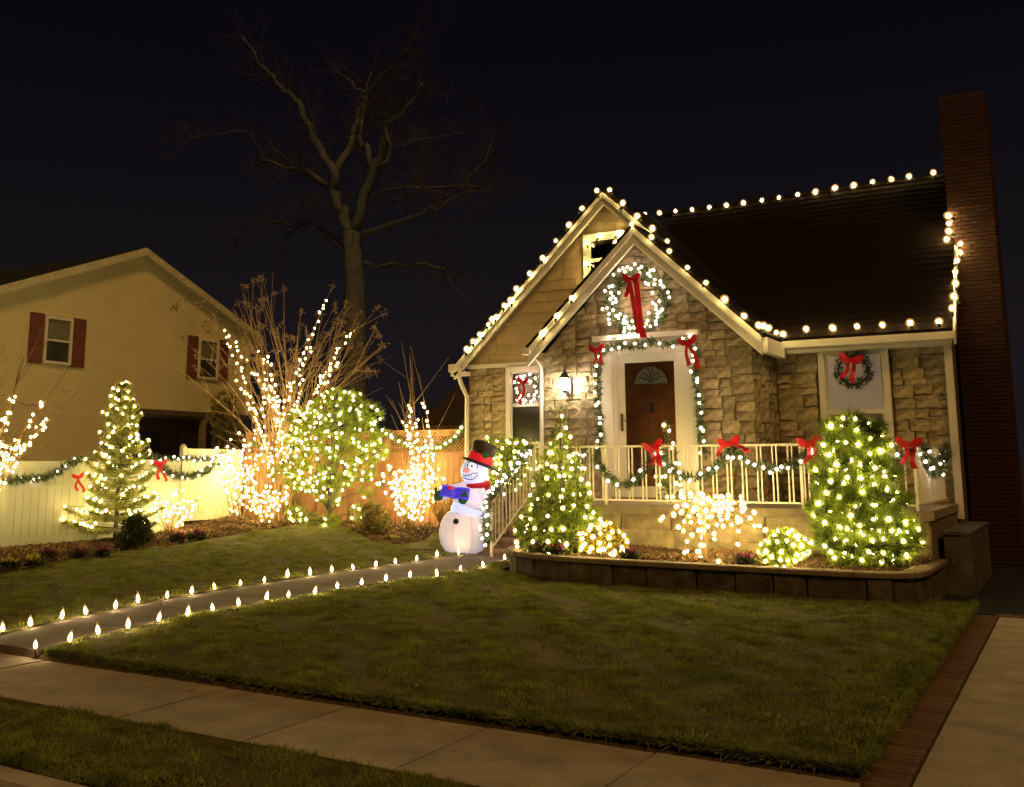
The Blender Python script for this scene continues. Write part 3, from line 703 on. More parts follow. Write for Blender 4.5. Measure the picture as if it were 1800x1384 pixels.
# porch: deck, stone front, steps
po = hp(MB().box(-7.28, -1.62, 14.02, YM, DK-.12, DK-.0).box(-8.45, -7.285, 16.17, YM, DK-.121, DK-.001), 'porch', mat('porch_slab', (.24, .19, .13), .9, .2, 5, .3, 40))
MB().box(-7.32, -1.58, 13.95, 14.02, DK-.11, DK-.004).build('coping', PCAP, po)
pw = MB().box(-7.26, -1.64, 14.06, 14.25, 0, DK-.12).box(-1.85, -1.64, 14.25, YM, 0, DK-.12).box(-7.26, -7.14, 14.25, 16.2, 0, DK-.12).build('porch_wall', MORTAR, po)
stone_wall([(-7.25, -1.66, .30, DK-.125)], 14.06, STONE2, pw, (), .03, (.4, 1.0, .2, .42))
rise = (DK-.10)/6
for i in range(6):
    y0 = 14.72+.285*i; z1 = .10+rise*(i+1)
    s_ = MB().box(-8.40, -7.29, y0+.02, 16.2, .02 if i == 0 else z1-rise-.001, z1-.05).build('step', STEPM, po)
    MB().box(-8.43, -7.285, y0, min(y0+.33, 16.2), z1-.05, z1).build('tread', mat('tread_stone', (.21, .145, .10), .9, .2, 6, .3, 40, rnd=.08), s_)

# ------------------------------------------------------------------ planter
pl = thing('raised_planter', 'low curved stone planter wall in front of the porch', 'planter', None, (-4.5, 12.2, 0))
pv = [Vector((*p, 0)) for p in PLANT]
L = [0]
for a, b in zip(pv[:-1], pv[1:]): L.append(L[-1]+(b-a).length)
def along(s):
    s = min(max(s, 0), L[-1])
    for i in range(len(L)-1):
        if s <= L[i+1]+1e-9:
            t = (s-L[i])/(L[i+1]-L[i]); return pv[i].lerp(pv[i+1], t)
    return pv[-1]
s = 0
while s < L[-1]-.05:
    curved = s < 2.2 or s > L[-1]-2.6
    w_ = random.uniform(.16, .26) if s < 2.0 else random.uniform(.3, .75) if not curved else random.uniform(.25, .45)
    e = min(s+w_, L[-1]); a, b = along(s), along(e); d = (b-a); ln = d.length; d.normalize(); nrm = Vector((d.y, -d.x, 0))
    mm = MB(); g_ = .006; t_ = random.uniform(-.012, .012)
    o0 = nrm*(.0+t_); i0 = -nrm*.16; zt = .375
    q = [a+d*g_+i0, b-d*g_+i0, b-d*g_+o0, a+d*g_+o0]; b1 = [a+d*(g_+.015)+nrm*(.02+t_), b-d*(g_+.015)+nrm*(.02+t_)]
    mm.v = [(*p.xy, 0) for p in q]+[(*p.xy, zt) for p in q]+[(*p.xy, .01) for p in b1]+[(*p.xy, zt-.015) for p in b1]
    mm.f = [(0, 1, 5, 4), (4, 5, 6, 7), (1, 2, 6, 5), (3, 0, 4, 7), (3, 8, 9, 2), (8, 10, 11, 9), (10, 7, 6, 11), (3, 7, 10, 8), (2, 9, 11, 6)]
    o = mm.build('stone', PSTONE, pl); o.location = -pl.location; s = e
s = 0
while s < L[-1]-.05:
    e = min(s+random.uniform(.45, .8) if 2.2 < s < L[-1]-2.4 else s+.22, L[-1]); n = 3; mm = MB(); ps = [along(s+.004+(e-s-.008)*k/n) for k in range(n+1)]
    for k, p in enumerate(ps):
        d = (ps[min(k+1, n)]-ps[max(k-1, 0)]).normalized(); nrm = Vector((d.y, -d.x, 0)); c0 = p+nrm*.05; c1 = p-nrm*.20; c2 = p+nrm*.035
        mm.v += [(*c0.xy, .378), (*c1.xy, .378), (*c1.xy, .435), (*c2.xy, .435), (*c0.xy, .42)]
    for k in range(n):
        q = 5*k
        for j in range(5): mm.f.append((q+j, q+(j+1) % 5, q+5+(j+1) % 5, q+5+j))
    mm.f += [(4, 3, 2, 1, 0), tuple(5*n+j for j in range(5))]
    o = mm.build('cap_stone', PCAP, pl); o.location = -pl.location; s = e
# concrete wing wall by the driveway
rw = MB().box(-1.56, -1.24, 14.55, 17.42, -.05, .74).box(-1.57, -1.225, 14.53, 17.44, .74, .78).build('retaining_wall', mat('old_concrete', (.065, .058, .042), .95, .4, 4, .5, 30))
tag(rw, 'short concrete retaining wall beside the dark driveway', 'wall')

# ------------------------------------------------------------------ railings
def baluster(m, x, y, z0, z1, t=.009): m.box(x-t, x+t, y-t, y+t, z0, z1)
ra_ = thing('porch_railing', 'cream metal railing along the front of the porch', 'railing', None, (-4.7, 14.05, DK))
def rp(m, n): o = m.build(n, RAIL, ra_); o.location = -ra_.location; return o
RT, RB, RYY = 1.90, 1.12, 14.05
rp(MB().box(-7.24, -1.78, RYY-.02, RYY+.02, RT-.015, RT+.015), 'top_rail'); rp(MB().box(-7.24, -1.78, RYY-.012, RYY+.012, RB-.012, RB+.012), 'bottom_rail')
bmesh_ = MB().box(-.009, .009, -.009, .009, RB+.012, RT-.015).mesh('baluster', RAIL)
x = -7.15; k = 0
while x < -1.85:
    o = link('baluster', bmesh_, ra_, Vector((x, RYY, 0))-ra_.location); k += 1; x += .055 if k % 2 else .155
for x in (-7.24, -6.05, -4.65, -3.2, -1.78): rp(MB().box(x-.018, x+.018, RYY-.018, RYY+.018, DK, RT-.016), 'post')
rp(MB().box(-1.80, -1.76, RYY+.02, YM-.1, RT-.015, RT+.015), 'top_rail'); rp(MB().box(-1.79, -1.77, RYY+.02, YM-.1, RB-.012, RB+.012), 'bottom_rail')
y = RYY+.12
while y < YM-.15:
    o = link('baluster', bmesh_, ra_, Vector((-1.78, y, 0))-ra_.location); y += .11
for X, lab in ((-8.38, 'slanting cream stair railing on the snowman side of the steps'), (-7.27, 'slanting cream stair railing between the steps and the cone tree')):
    sr = thing('stair_railing', lab, 'railing', 'stair railings', (X, 15.4, .1))
    y0, z0, y1, z1 = 14.7, 1.0, 16.2, 1.92
    for dz, nm in ((0, 'top_rail'), (-.72, 'bottom_rail')):
        o = MB().tube([(X, y0, z0+dz), (X, y1, z1+dz)], .018, 6).build(nm, RAIL, sr); o.location = -sr.location
    for yy_ in (y0, y1): o = MB().box(X-.02, X+.02, yy_-.02, yy_+.02, .1 if yy_ == y0 else DK, z0+.02 if yy_ == y0 else z1+.02).build('post', RAIL, sr); o.location = -sr.location
    for k in range(1, 12):
        t = k/12; o = MB().box(X-.008, X+.008, y0+(y1-y0)*t-.008, y0+(y1-y0)*t+.008, z0+(z1-z0)*t-.72, z0+(z1-z0)*t).build('baluster', RAIL, sr); o.location = -sr.location
# porch bench behind the railing
bn = thing('porch_bench', 'dark wooden bench standing against the wall behind the railing', 'bench', None, (-3.95, 16.9, DK))
BW = mat('bench_wood', (.07, .045, .03), .7, .2)
for zz, yy_ in ((.42, -.2), (.42, -.07), (.42, .06)): MB().box(-.55, .55, yy_-.05, yy_+.05, zz-.02, zz+.015).build('seat_slat', BW, bn)
for zz in (.6, .75): MB().box(-.55, .55, .16, .185, zz-.05, zz+.05).build('back_slat', BW, bn)
for x in (-.5, .5):
    for yy_ in (-.2, .17): MB().box(x-.025, x+.025, yy_-.025, yy_+.025, 0, .40 if yy_ < 0 else .82).build('leg', BW, bn)
# wall lantern, lit
ln_ = thing('wall_lantern', 'lit black carriage lantern on the stone wall beside the door', 'lantern', None, (-7.62, YB-.06, 3.0))
MB().box(-.05, .05, -.03, .02, -.14, .14).tube([(0, -.02, -.05), (0, -.10, -.12), (0, -.18, -.06)], .012, 6).build('bracket', IRON, ln_)
m = MB()
for sx in (-1, 1):
    for sy in (-1, 1): m.tube([(sx*.045, -.18+sy*.045, -.07), (sx*.07, -.18+sy*.07, .13)], .006, 4)
m.lathe([(.02, -.12), (.05, -.09), (.055, -.07)], (0, -.18, 0), 10); m.build('cage', IRON, ln_)
MB().lathe([(.11, .13), (.09, .16), (.04, .23), (.012, .26), (.02, .29)], (0, -.18, 0), 10).build('lid', IRON, ln_)
MB().ball((0, -.18, .03), .045, 10, 8, (1, 1, 1.3)).build('lamp_bulb', LANTG, ln_, True)
MB().lathe([(.048, -.07), (.075, .12)], (0, -.18, 0), 8).build('frosted_glass', FROST, ln_)

# ================================================================== NEIGHBOUR'S HOUSE (gable wall faces the yard)
XN = -24
nb = thing('neighbour_house', 'beige sided two-storey gabled house with red shutters beyond the white fence', 'house', None, (XN, 20.5, 0))
def npart(m, n, mt, parent=nb):
    o = m.build(n, mt, parent)
    if parent is nb: o.location = -nb.location
    return o
AP, SL = 8.02, .405
gz = lambda y: AP-SL*abs(y-20.5)
npart(MB().prismx([(15.3, -.1), (20.4, -.1), (20.4, 3.32), (25.3, 3.32), (25.3, gz(25.3)-.1), (20.5, AP-.1), (15.3, gz(15.3)-.1)], XN-.3, XN), 'wall', LHS)
# lapped siding boards
z = .1
sd_ = MB()
boards = []
while z < 7.8:
    y0 = 15.3 if z < gz(15.3)-.2 else 20.5-(AP-.12-z)/SL
    y1 = 20.4 if z < 3.3 else (25.3 if z < gz(25.3)-.2 else 20.5+(AP-.12-z)/SL)
    m = MB().prismx([(y0, z), (y0, z+.118), (y1, z+.118), (y1, z)], XN, XN+.004); boards.append((y0, y1, z)); z += .115
for y0, y1, z in boards:
    m = MB(); m.v = [(XN+.009, y0, z), (XN+.009, y1, z), (XN+.004, y1, z+.118), (XN+.004, y0, z+.118), (XN, y0, z), (XN, y1, z)]; m.f = [(0, 1, 2, 3), (4, 5, 1, 0)]
    npart(m, 'siding_board', LHS)
npart(MB().box(XN-6, XN-.3, 25.1, 25.3, 3.32, 6.0).box(XN-6, XN-.5, 20.4, 24.6, 3.15, 3.30), 'rear_wall', LHS)
npart(MB().box(XN-1.6, XN-1.5, 20.4, 25.3, -.1, 3.3), 'porch_back_wall', DARKW)
npart(MB().box(XN-.35, XN+.02, 20.42, 25.34, 3.16, 3.315), 'beam', DARKW)
for y in (23.5, 25.15): npart(MB().box(XN-.2, XN-.02, y-.08, y+.08, -.1, 3.16), 'porch_post', mat('post_paint', (.2, .15, .09), .7))
npart(MB().box(XN-1.49, XN-1.46, 21.2, 23.0, 1.2, 2.7), 'porch_window', DGLASS)
npart(MB().box(XN-1.49, XN-1.46, 23.8, 24.7, .6, 2.7), 'porch_door', mat('porch_door_paint', (.16, .12, .07), .7))
for a, b in ((20.5, 15.0), (20.5, 25.75)):
    za, zb = AP, AP-SL*abs(b-a)
    m = MB(); q = [(XN+.25, a, za), (XN+.25, b, zb), (XN-12, b, zb), (XN-12, a, za)]
    m.add(q+[(x, y, z+.12) for x, y, z in q], [(0, 1, 2, 3), (7, 6, 5, 4), (0, 4, 5, 1), (1, 5, 6, 2), (2, 6, 7, 3)]); npart(m, 'roof', LHR)
    npart(MB().prismx([(a, za-.1), (a, za+.13), (b, zb+.13), (b, zb-.1)], XN+.251, XN+.29), 'rake_board', mat('cream_trim', (.5, .45, .31), .6))
    npart(MB().prismx([(a, za-.12), (a, za-.02), (b, zb-.02), (b, zb-.12)], XN+.001, XN+.25), 'soffit', mat('cream_trim', (.5, .45, .31), .6))
npart(MB().box(XN-.02, XN+.03, 25.3, 25.42, 3.3, 6.0), 'corner_board', LHS)
for y0 in (17.36, 23.02):
    w_ = bpy.data.objects.new('window', None); col.objects.link(w_); w_.parent = nb; w_.location = -nb.location
    z0, z1, y1 = 4.38, 5.68, y0+.88; f = .07; X = XN+.02
    MB().box(X, X+.07, y0, y0+f, z0, z1).box(X, X+.07, y1-f, y1, z0, z1).box(X, X+.07, y0+f, y1-f, z1-f, z1).box(X, X+.07, y0+f, y1-f, z0, z0+f).box(X, X+.055, y0+f, y1-f, 5.0, 5.05).build('frame', WHITE, w_)
    for a, b in ((z0+f, 5.0), (5.05, z1-f)): MB().box(X, X+.02, y0+f, y1-f, a, b).build('pane', DGLASS if a < 5 else mat('grey_shade', (.16, .15, .11), .4), w_)
    for s0, s1 in ((y0-.46, y0-.02), (y1+.02, y1+.46)):
        sh = MB().box(X, X+.035, s0, s1, z0-.04, z1+.04).build('shutter', SHUT, w_)
        for zz in (z0+.08, z0+.75): MB().box(X+.035, X+.045, s0+.06, s1-.06, zz, zz+.52).build('shutter_panel', SHUT, w_)

# ================================================================== FENCES
P1 = on_y(432, 800, 17.7); P0 = on_z(0, 964, .12)
fa = Vector((P0.x, P0.y, 0)); fb = Vector((P1.x, 17.66, 0)); fd_ = (fb-fa); fl_ = fd_.length; fd_.normalize(); fn = Vector((fd_.y, -fd_.x, 0))
if fn.x < 0: fn = -fn
wf = thing('white_fence', 'white vinyl privacy fence of upright boards before the neighbour house', 'fence', None, (*fa.xy, 0))
frame_m = Matrix((( fd_.x, -fn.x, 0, fa.x), (fd_.y, -fn.y, 0, fa.y), (0, 0, 1, 0), (0, 0, 0, 1)))     # local: x along the fence, -y to the yard
def wz(s): p = fa+fd_*s; return ground_z(p.x, p.y)
def wpart(m, n):
    o = m.build(n, WFENCE, wf); o.matrix_local = Matrix.Translation(-wf.location) @ frame_m; return o
PW = 2.05; k0 = -2; k1 = int(fl_/PW)+1
for k in range(k0, k1):
    s0, s1 = k*PW, min((k+1)*PW, fl_); zb = wz((s0+s1)/2)-.04; zt = zb+1.58
    wpart(MB().box(s0-.055, s0+.055, -.055, .055, zb-.1, zt+.03).lathe([(.085, zt+.03), (.085, zt+.055), (.02, zt+.10)], (s0, 0, 0), 4), 'post')
    for z0, z1, t in ((zb+.02, zb+.16, .03), (zb+1.05, zb+1.13, .028), (zt-.12, zt, .03)): wpart(MB().box(s0+.06, s1-.06, -t, t, z0, z1), 'rail')
    n = 12; w_ = (s1-s0-.12)/n
    for i in range(n):
        a = s0+.06+w_*i; wpart(MB().box(a+.004, a+w_-.004, -.016, .016, zb+.16, zb+1.05), 'board'); wpart(MB().box(a+.004, a+w_-.004, -.014, .014, zb+1.13, zt-.12), 'board')
bf = thing('cedar_fence', 'reddish cedar board fence with lattice top beside the house', 'fence', None, (-13, 17.7, .4))
def bpart(m, n, mt=BFENCE): o = m.build(n, mt, bf); o.location = -bf.location; return o
xa, xb = fb.x+.1, -10.62; n = 3; Lp = (xb-xa)/n; zt, zb = 2.36, .30
for k in range(n+1): bpart(MB().box(xa+Lp*k-.06, xa+Lp*k+.06, 17.64, 17.76, .2, zt+.03), 'post')
for k in range(n):
    a, b = xa+Lp*k+.06, xa+Lp*(k+1)-.06
    for z0, z1 in ((zt-.13, zt), (zt-.62, zt-.46), (zb, zb+.1)): bpart(MB().box(a, b, 17.67, 17.73, z0, z1), 'rail')
    nbds = 13; w_ = (b-a)/nbds
    for i in range(nbds): bpart(MB().box(a+w_*i+.005, a+w_*(i+1)-.005, 17.685+random.uniform(-.004, .004), 17.715, zb+.1, zt-.62), 'board')
    lat = MB(); z0, z1 = zt-.46, zt-.13; hgt = z1-z0; x = a-hgt
    while x < b:
        for sg, yy_ in ((1, 17.690), (-1, 17.704)):
            p = [(x, z0), (x+.035, z0), (x+hgt+.035, z1), (x+hgt, z1)] if sg > 0 else [(x+hgt, z0), (x+hgt+.035, z0), (x+.035, z1), (x, z1)]
            for kk in ((1, 0, b), (-1, 0, -a)): p = clip(p, *kk) if p else p
            if len(p) >= 3: lat.prism(p, yy_, yy_+.010)
        x += .085
    stuff(bpart(lat, 'lattice'))
# dark garage behind the cedar fence
gr = thing('back_garage', 'dark low garage with a pitched roof behind the cedar fence', 'garage', None, (-13.5, 27, 0))
gz0 = on_y(690, 690, 27); gz1 = on_y(835, 730, 27)
GW = mat('garage_wall', (.05, .032, .02), .9, .3, 4)
o = MB().box(-17.5, -11.5, 27, 31, 0, 2.9).build('wall', GW, gr); o.location = -gr.location
o = MB().prismx([(26.6, 2.75), (26.6, 2.9), (29, 4.35), (31.4, 2.9), (31.4, 2.75), (29, 4.15)], -17.9, -11.1).build('roof', mat('garage_roof', (.04, .027, .022), .9), gr); o.location = -gr.location
o = MB().box(-17.9, -11.1, 26.5, 26.598, 2.7, 2.86).build('fascia', mat('garage_trim', (.13, .09, .05), .8), gr); o.location = -gr.location

# ================================================================== BARE TREE BEHIND
def zc(x, y): return (300+x/2.662, 40+y/2.662)
TY = 28.0
def limb_pts(q, dy0, dy1):
    out = []
    for i, (x, y) in enumerate(q):
        t = i/max(1, len(q)-1); out.append(on_y(*zc(x, y), TY+dy0+(dy1-dy0)*t))
    return out
bt = thing('bare_tree', 'tall leafless tree with wide forking limbs behind the fences', 'tree', None, on_y(625, 800, TY)*Vector((1, 1, 0)) if False else Vector((on_y(625, 800, TY).x, TY, 0)))
TR = MB(); TW = MB()
def rough(pts, k=3, amp=.06):
    out = []
    for i in range(len(pts)-1):
        for j in range(k):
            t = j/k; p0 = pts[max(i-1, 0)]; p1 = pts[i]; p2 = pts[i+1]; p3 = pts[min(i+2, len(pts)-1)]
            q = .5*((2*p1)+(p2-p0)*t+(2*p0-5*p1+4*p2-p3)*t*t+(3*p1-p0-3*p2+p3)*t**3); out.append(q+Vector([random.gauss(0, amp) for _ in range(3)]))
    out.append(pts[-1]); return out
base = bt.location
trunk = [Vector((base.x, TY, -.2)), Vector((base.x, TY, 2)), on_y(*zc(865, 1384), TY), on_y(*zc(858, 1150), TY), on_y(*zc(850, 985), TY)]
TR.tube([p-base for p in rough(trunk, 3, .02)], list(np.linspace(.45, .33, 13)), 10)
LIMBS = [  # zoom coordinates, start radius, end radius, depth start/end
 ([(850,985),(790,880),(760,780),(770,700),(690,590),(640,480),(600,370),(530,320),(480,250),(420,190),(330,60)], .28, .03, 0, -2.5),
 ([(770,700),(830,600),(860,500),(890,380),(905,330),(940,230)], .19, .03, -.6, 1.5),
 ([(745,785),(650,705),(560,685),(440,650),(380,690)], .17, .03, -.3, 2.2),
 ([(855,975),(905,850),(950,700),(990,580),(1010,480),(1080,430),(1150,330),(1180,280)], .26, .03, 0, -1.5),
 ([(950,690),(930,590),(895,540),(905,400),(910,340),(850,290),(760,210)], .15, .025, -.4, 1.0),
 ([(950,690),(1010,650),(1030,520)], .13, .04, -.4, 2.5),
 ([(910,340),(990,240),(1080,150),(1160,70)], .08, .015, .2, -1),
 ([(830,1070),(740,990),(640,935),(540,1000)], .15, .03, 0, 2),
 ([(640,935),(520,935),(390,950),(290,1040)], .08, .02, 1.3, 3.5),
 ([(895,1000),(1010,950),(1180,890),(1290,840),(1450,790)], .15, .025, 0, -2.5),
 ([(925,810),(1100,770),(1370,765),(1500,775)], .09, .02, -.2, 2.5),
 ([(1040,840),(1110,780),(1170,650)], .07, .02, 0, -2),
 ([(885,1140),(1030,1130),(1250,1150),(1300,1200),(1400,1330)], .09, .02, 0, 2.5),
 ([(640,700),(600,680),(480,580)], .09, .02, .6, -1),
 ([(440,650),(370,520),(240,520),(60,550)], .05, .015, 1.8, 0),
 ([(1010,480),(1030,580),(1190,545),(1390,515)], .06, .015, -1, -3),
 ([(1370,765),(1400,730),(1480,640),(1500,520)], .05, .015, 2, 3),
]
def twigs(p, d, ln, r, lev):
    n = 4; pts = [p]; q = p.copy(); dd = d.normalized()
    for i in range(n):
        dd = (dd+Vector([random.gauss(0, .22) for _ in range(3)])+Vector((0, 0, .05))).normalized(); q = q+dd*ln/n; pts.append(q)
    TW.tube([x-base for x in pts], list(np.linspace(r, r*.35, n+1)), 3, False)
    if lev > 0:
        for i in range(1, n+1):
            for _ in range(1 if lev > 1 else random.choice((1, 2))):
                a = (dd+Vector([random.gauss(0, .75) for _ in range(3)])).normalized(); twigs(pts[i], a, ln*random.uniform(.4, .65), r*.55, lev-1)
for q, ra0, ra1, d0, d1 in LIMBS:
    pts = rough(limb_pts(q, d0, d1), 3, .05); TR.tube([p-base for p in pts], list(np.linspace(ra0*.84, ra1*.84, len(pts))), 7)
    for i in range(2, len(pts)):
        t = i/len(pts)
        for _ in range(2 if t > .4 else 1):
            if random.random() < .85:
                dd = (pts[i]-pts[i-1]).normalized()+Vector([random.gauss(0, .8) for _ in range(3)]); twigs(pts[i], dd, random.uniform(.7, 1.5), .014+.012*(1-t), 2)
TR.build('trunk', BARK, bt, True); o = TW.build('twigs', TWIGD, bt); stuff(o)

# ================================================================== PLANTS
def before_fence(px, off):               # ground point in line with a picture column, a set distance in front of the fences
    d = ray(px, 900); d = Vector((d.x, d.y, 0)); lo_, hi_ = 1., 60.
    for _ in range(40):
        t = (lo_+hi_)/2; p = d*t
        if p.y > 17.66-off or (p-fa).dot(fn) < off: hi_ = t
        else: lo_ = t
    p = d*lo_; return Vector((p.x, p.y, ground_z(p.x, p.y)-.02))
def plant(name, label, cat, base, group=None): return thing(name, label, cat, group, base)
def unit(): 
    v = Vector([random.gauss(0, 1) for _ in range(3)]); return v.normalized()
def puffs(centres, n, k, ln, wd, upb=.35, spreadv=.75, core=.55):
    # centres: (Vector, rx, ry, rz); tufts through the shell of each puff, pointing out and up
    tot = sum(c[1]*c[2]+c[1]*c[3] for c in centres); P = []; N = []
    for c, rx, ry, rz in centres:
        m_ = max(6, int(n*(rx*ry+rx*rz)/tot))
        for _ in range(m_):
            d = unit(); r_ = random.uniform(core, 1.0)**.6; P.append((c.x+d.x*rx*r_, c.y+d.y*ry*r_, c.z+d.z*rz*r_)); N.append((d.x*.8, d.y*.8, d.z*.6+upb))
    return needles(np.array(P), np.array(N), k, ln, wd, spreadv)
def shell(centres, n, front=.0):
    out = []
    for _ in range(n):
        c, rx, ry, rz = random.choices(centres, [c[1]*c[3] for c in centres])[0]; d = unit()
        if d.y > .45 and random.random() < .75: d.y = -d.y
        p = Vector((c.x+d.x*rx*1.0, c.y+d.y*ry*1.0, c.z+d.z*rz*1.0)); ok = True
        for c2, a, b, e in centres:
            if c2 is c: continue
            if ((p.x-c2.x)/a)**2+((p.y-c2.y)/b)**2+((p.z-c2.z)/e)**2 < .72: ok = False; break
        if ok: out.append(p)
    return out
def leafy(name, label, cat, base, centres, n, k, ln, wd, mt, bulbs=0, dmin=.12, slabel=None, me=None, trunk_h=None, upb=.35, spreadv=.75, stems=6, group=None, core=.55):
    root = plant(name, label, cat, base, group); cs = [(c-base, a, b, e) for c, a, b, e in centres]
    tris('crown', puffs(cs, n, k, ln, wd, upb, spreadv, core), mt, root)
    m = MB(); top = max(cs, key=lambda c: c[0].z)[0]
    m.tube([Vector((0, 0, -.05)), top*.5, top], [.035, .025, .01], 6)
    for c, a, b, e in cs[:40]:
        m.tube([Vector((0, 0, max(.02, c.z*.35))), (Vector((0, 0, c.z*.6))+c*.5)*.8, c], [.016, .011, .005], 4, False)
    m.build('trunk', TWIGD, root)
    if bulbs:
        b_ = spread(shell(cs, bulbs*14), bulbs, dmin); light_string(slabel, chain([base+p for p in b_]), me or MINI_ME)
    return root
def cone_centres(base, h, r, rows=9, per=7, flat=.55, z0=.12, pw=1.0):
    out = []
    for i in range(rows):
        t = i/(rows-1); z = z0+(h-z0)*t; rr = r*(1-t)**pw*.72+.03
        k = max(1, int(per*(1-t)+1)); off = random.uniform(0, 6)
        for j in range(k):
            a = off+2*math.pi*j/k+random.uniform(-.3, .3); q = rr*random.uniform(.75, 1.1) if k > 1 else 0
            s = (r*.42*(1-t)+.07)*random.uniform(.8, 1.15); out.append((base+Vector((q*math.cos(a), q*math.sin(a), z*random.uniform(.97, 1.0))), s, s, s*flat+.05))
    return out

# spruce by the white fence: whorled branches
def spruce(base, h, r, label, bulbs, slabel):
    root = plant('spruce_tree', label, 'tree', base); P = []; N = []; m = MB(); tips = []
    m.tube([(0, 0, -.05), (.01, 0, h*.5), (0, 0, h)], [.05, .03, .008], 7)
    z = .22
    while z < h*.97:
        t = z/h; L_ = r*(1-t)**.85+.05; k = int(7-3*t)
        off = random.uniform(0, 6)
        for j in range(k):
            a = off+6.283*j/k+random.uniform(-.25, .25); ln = L_*random.uniform(.7, 1.15); rise_ = .15+.75*t; d = Vector((math.cos(a), math.sin(a), rise_)).normalized()
            pts = [Vector((0, 0, z))+d*ln*s_+Vector((0, 0, -.10*ln*math.sin(s_*3.1))) for s_ in np.linspace(0, 1, 6)]
            m.tube(pts, list(np.linspace(.014, .004, 6)), 4, False)
            for s_ in np.linspace(.12, 1, 14):
                i = min(4, int(s_*5)); p = pts[i].lerp(pts[i+1], s_*5-i); side = d.cross(Vector((0, 0, 1))).normalized()
                for sg in (-1, 1, 0):
                    w_ = .34*ln*(1.05-s_)*sg
                    for q in (1.0, .45): 
                        P.append(p+side*w_*q+d*abs(w_)*.5*q); N.append(d*.7+side*sg*.8+Vector((0, 0, .12)))
            tips += [pts[5]+d*.03, pts[4]+Vector((0, 0, .05)), pts[3].lerp(pts[4], .5)+Vector((0, 0, .05)), pts[3]+Vector((0, 0, .06))]
        z += .17+.05*(1-t)
    tris('crown', needles(np.array([list(p) for p in P]), np.array([list(p) for p in N]), 9, .095, .016, .65), NEED2, root); m.build('trunk', BARK, root)
    b_ = spread([p+base+Vector((0, 0, .03)) for p in tips], bulbs, .095); light_string(slabel, sorted(chain(b_), key=lambda p: p.z), MINI_ME, cord=True); return root
g = before_fence(205, .75); spruce(g, 3.2, .92, 'lit spruce in front of the white fence with a narrow pointed top', 260, 'warm white lights wound over the pointed spruce by the white fence')

# dark clipped bush at the bed edge
def blob(px, py, wpx, hpx, y=None, z=None, n=12, squash=.9, jig=.55):
    b = on_ground(px, py) if y is None else Vector((on_y(px, py, y).x, y, z))
    dep = (b-E0).dot(fw); s = dep/FPX; W_, H_ = wpx*s/2, hpx*s; cs = []
    for i in range(n):
        d = unit(); d.z = abs(d.z); r_ = random.uniform(.35, .45)
        cs.append((b+Vector((d.x*W_*jig, d.y*W_*jig, H_*.28+d.z*H_*.48)), W_*r_*1.1, W_*r_*1.1, H_*.26*squash+.02))
    return b, cs, W_, H_
b, cs, *_ = blob(238, 968, 74, 60); leafy('boxwood_bush', 'dark rounded unlit bush at the lawn edge below the spruce', 'bush', b, cs, 700, 8, .07, .022, DKGRN)
# arborvitae beside the neighbour's porch
b = on_y(393, 840, 22.5); b = Vector((-20.6, on_x(393, 800, -20.6).y, .2)); h = on_x(393, 690, -20.6).z-.2
leafy('arborvitae', 'unlit rounded columnar evergreen by the neighbour porch', 'tree', b, [(b+Vector((random.uniform(-.15, .15), random.uniform(-.15, .15), h*t)), .42*(1-max(0, t-.55)**2*2.4), .42, .26) for t in np.linspace(.08, .93, 12)], 1500, 8, .11, .03, ARB, upb=1.0, spreadv=.5)

# bare shrubs and trees with lights wound along their stems
def stems_plant(name, label, cat, base, n, h, spreadr, mt, r0=.012, forks=2, curve=.5, lean=0, droop=0, group=None, tipmat=None, bunch=.06, upright=0.0, nb=None):
    root = plant(name, label, cat, base, group); m = MB(); allp = []
    tips = []
    for i in range(n):
        a = 6.283*i/n+random.uniform(-.3, .3); rr = spreadr*random.uniform(.15, 1)**.7; hh = h*random.uniform(.62, 1.0)*(1-.12*rr/spreadr)
        p0 = Vector((math.cos(a), math.sin(a), 0))*bunch*random.random(); pts = []
        wob = [random.gauss(0, .045*h) for _ in range(2)]
        for t in np.linspace(0, 1, 8):
            out = rr*(t**(1+curve)); z = hh*t-droop*h*max(0, t-.55)**2*2.5
            pts.append(p0+Vector((math.cos(a)*out+wob[0]*math.sin(3*t), math.sin(a)*out+wob[1]*math.sin(3*t+1), z)))
        m.tube(pts, list(np.linspace(r0, r0*.3, 8)), 4, False); allp.append(pts); tips.append((pts[-1], pts[-1]-pts[-2]))
        for _ in range(forks):
            k = random.randint(3, 6); d = (pts[k+1]-pts[k]).normalized(); d = (d+Vector([random.gauss(0, .45) for _ in range(3)])+Vector((0, 0, .2))).normalized(); L_ = hh*random.uniform(.15, .38)
            q = [pts[k]+d*L_*s_+Vector((0, 0, .05*s_*s_-droop*.5*s_*s_)) for s_ in np.linspace(0, 1, 5)]
            m.tube(q, list(np.linspace(r0*.5, r0*.2, 5)), 3, False); allp.append(q); tips.append((q[-1], d))
    m.build('branches', mt, root)
    return root, [[base+p for p in q] for q in allp], tips
def lerp_path(q, t):
    s_ = t*(len(q)-1); i = min(int(s_), len(q)-2); return q[i].lerp(q[i+1], s_-i)
def lights_on(paths, n, dmin, label, me=None, t0=.1, t1=1.0, jit=.03):
    c = [lerp_path(random.choice(paths), random.uniform(t0, t1))+Vector([random.gauss(0, jit) for _ in range(3)]) for _ in range(n*5)]
    return light_string(label, chain(spread(c, n, dmin)), me or MINI_ME, CORDW)

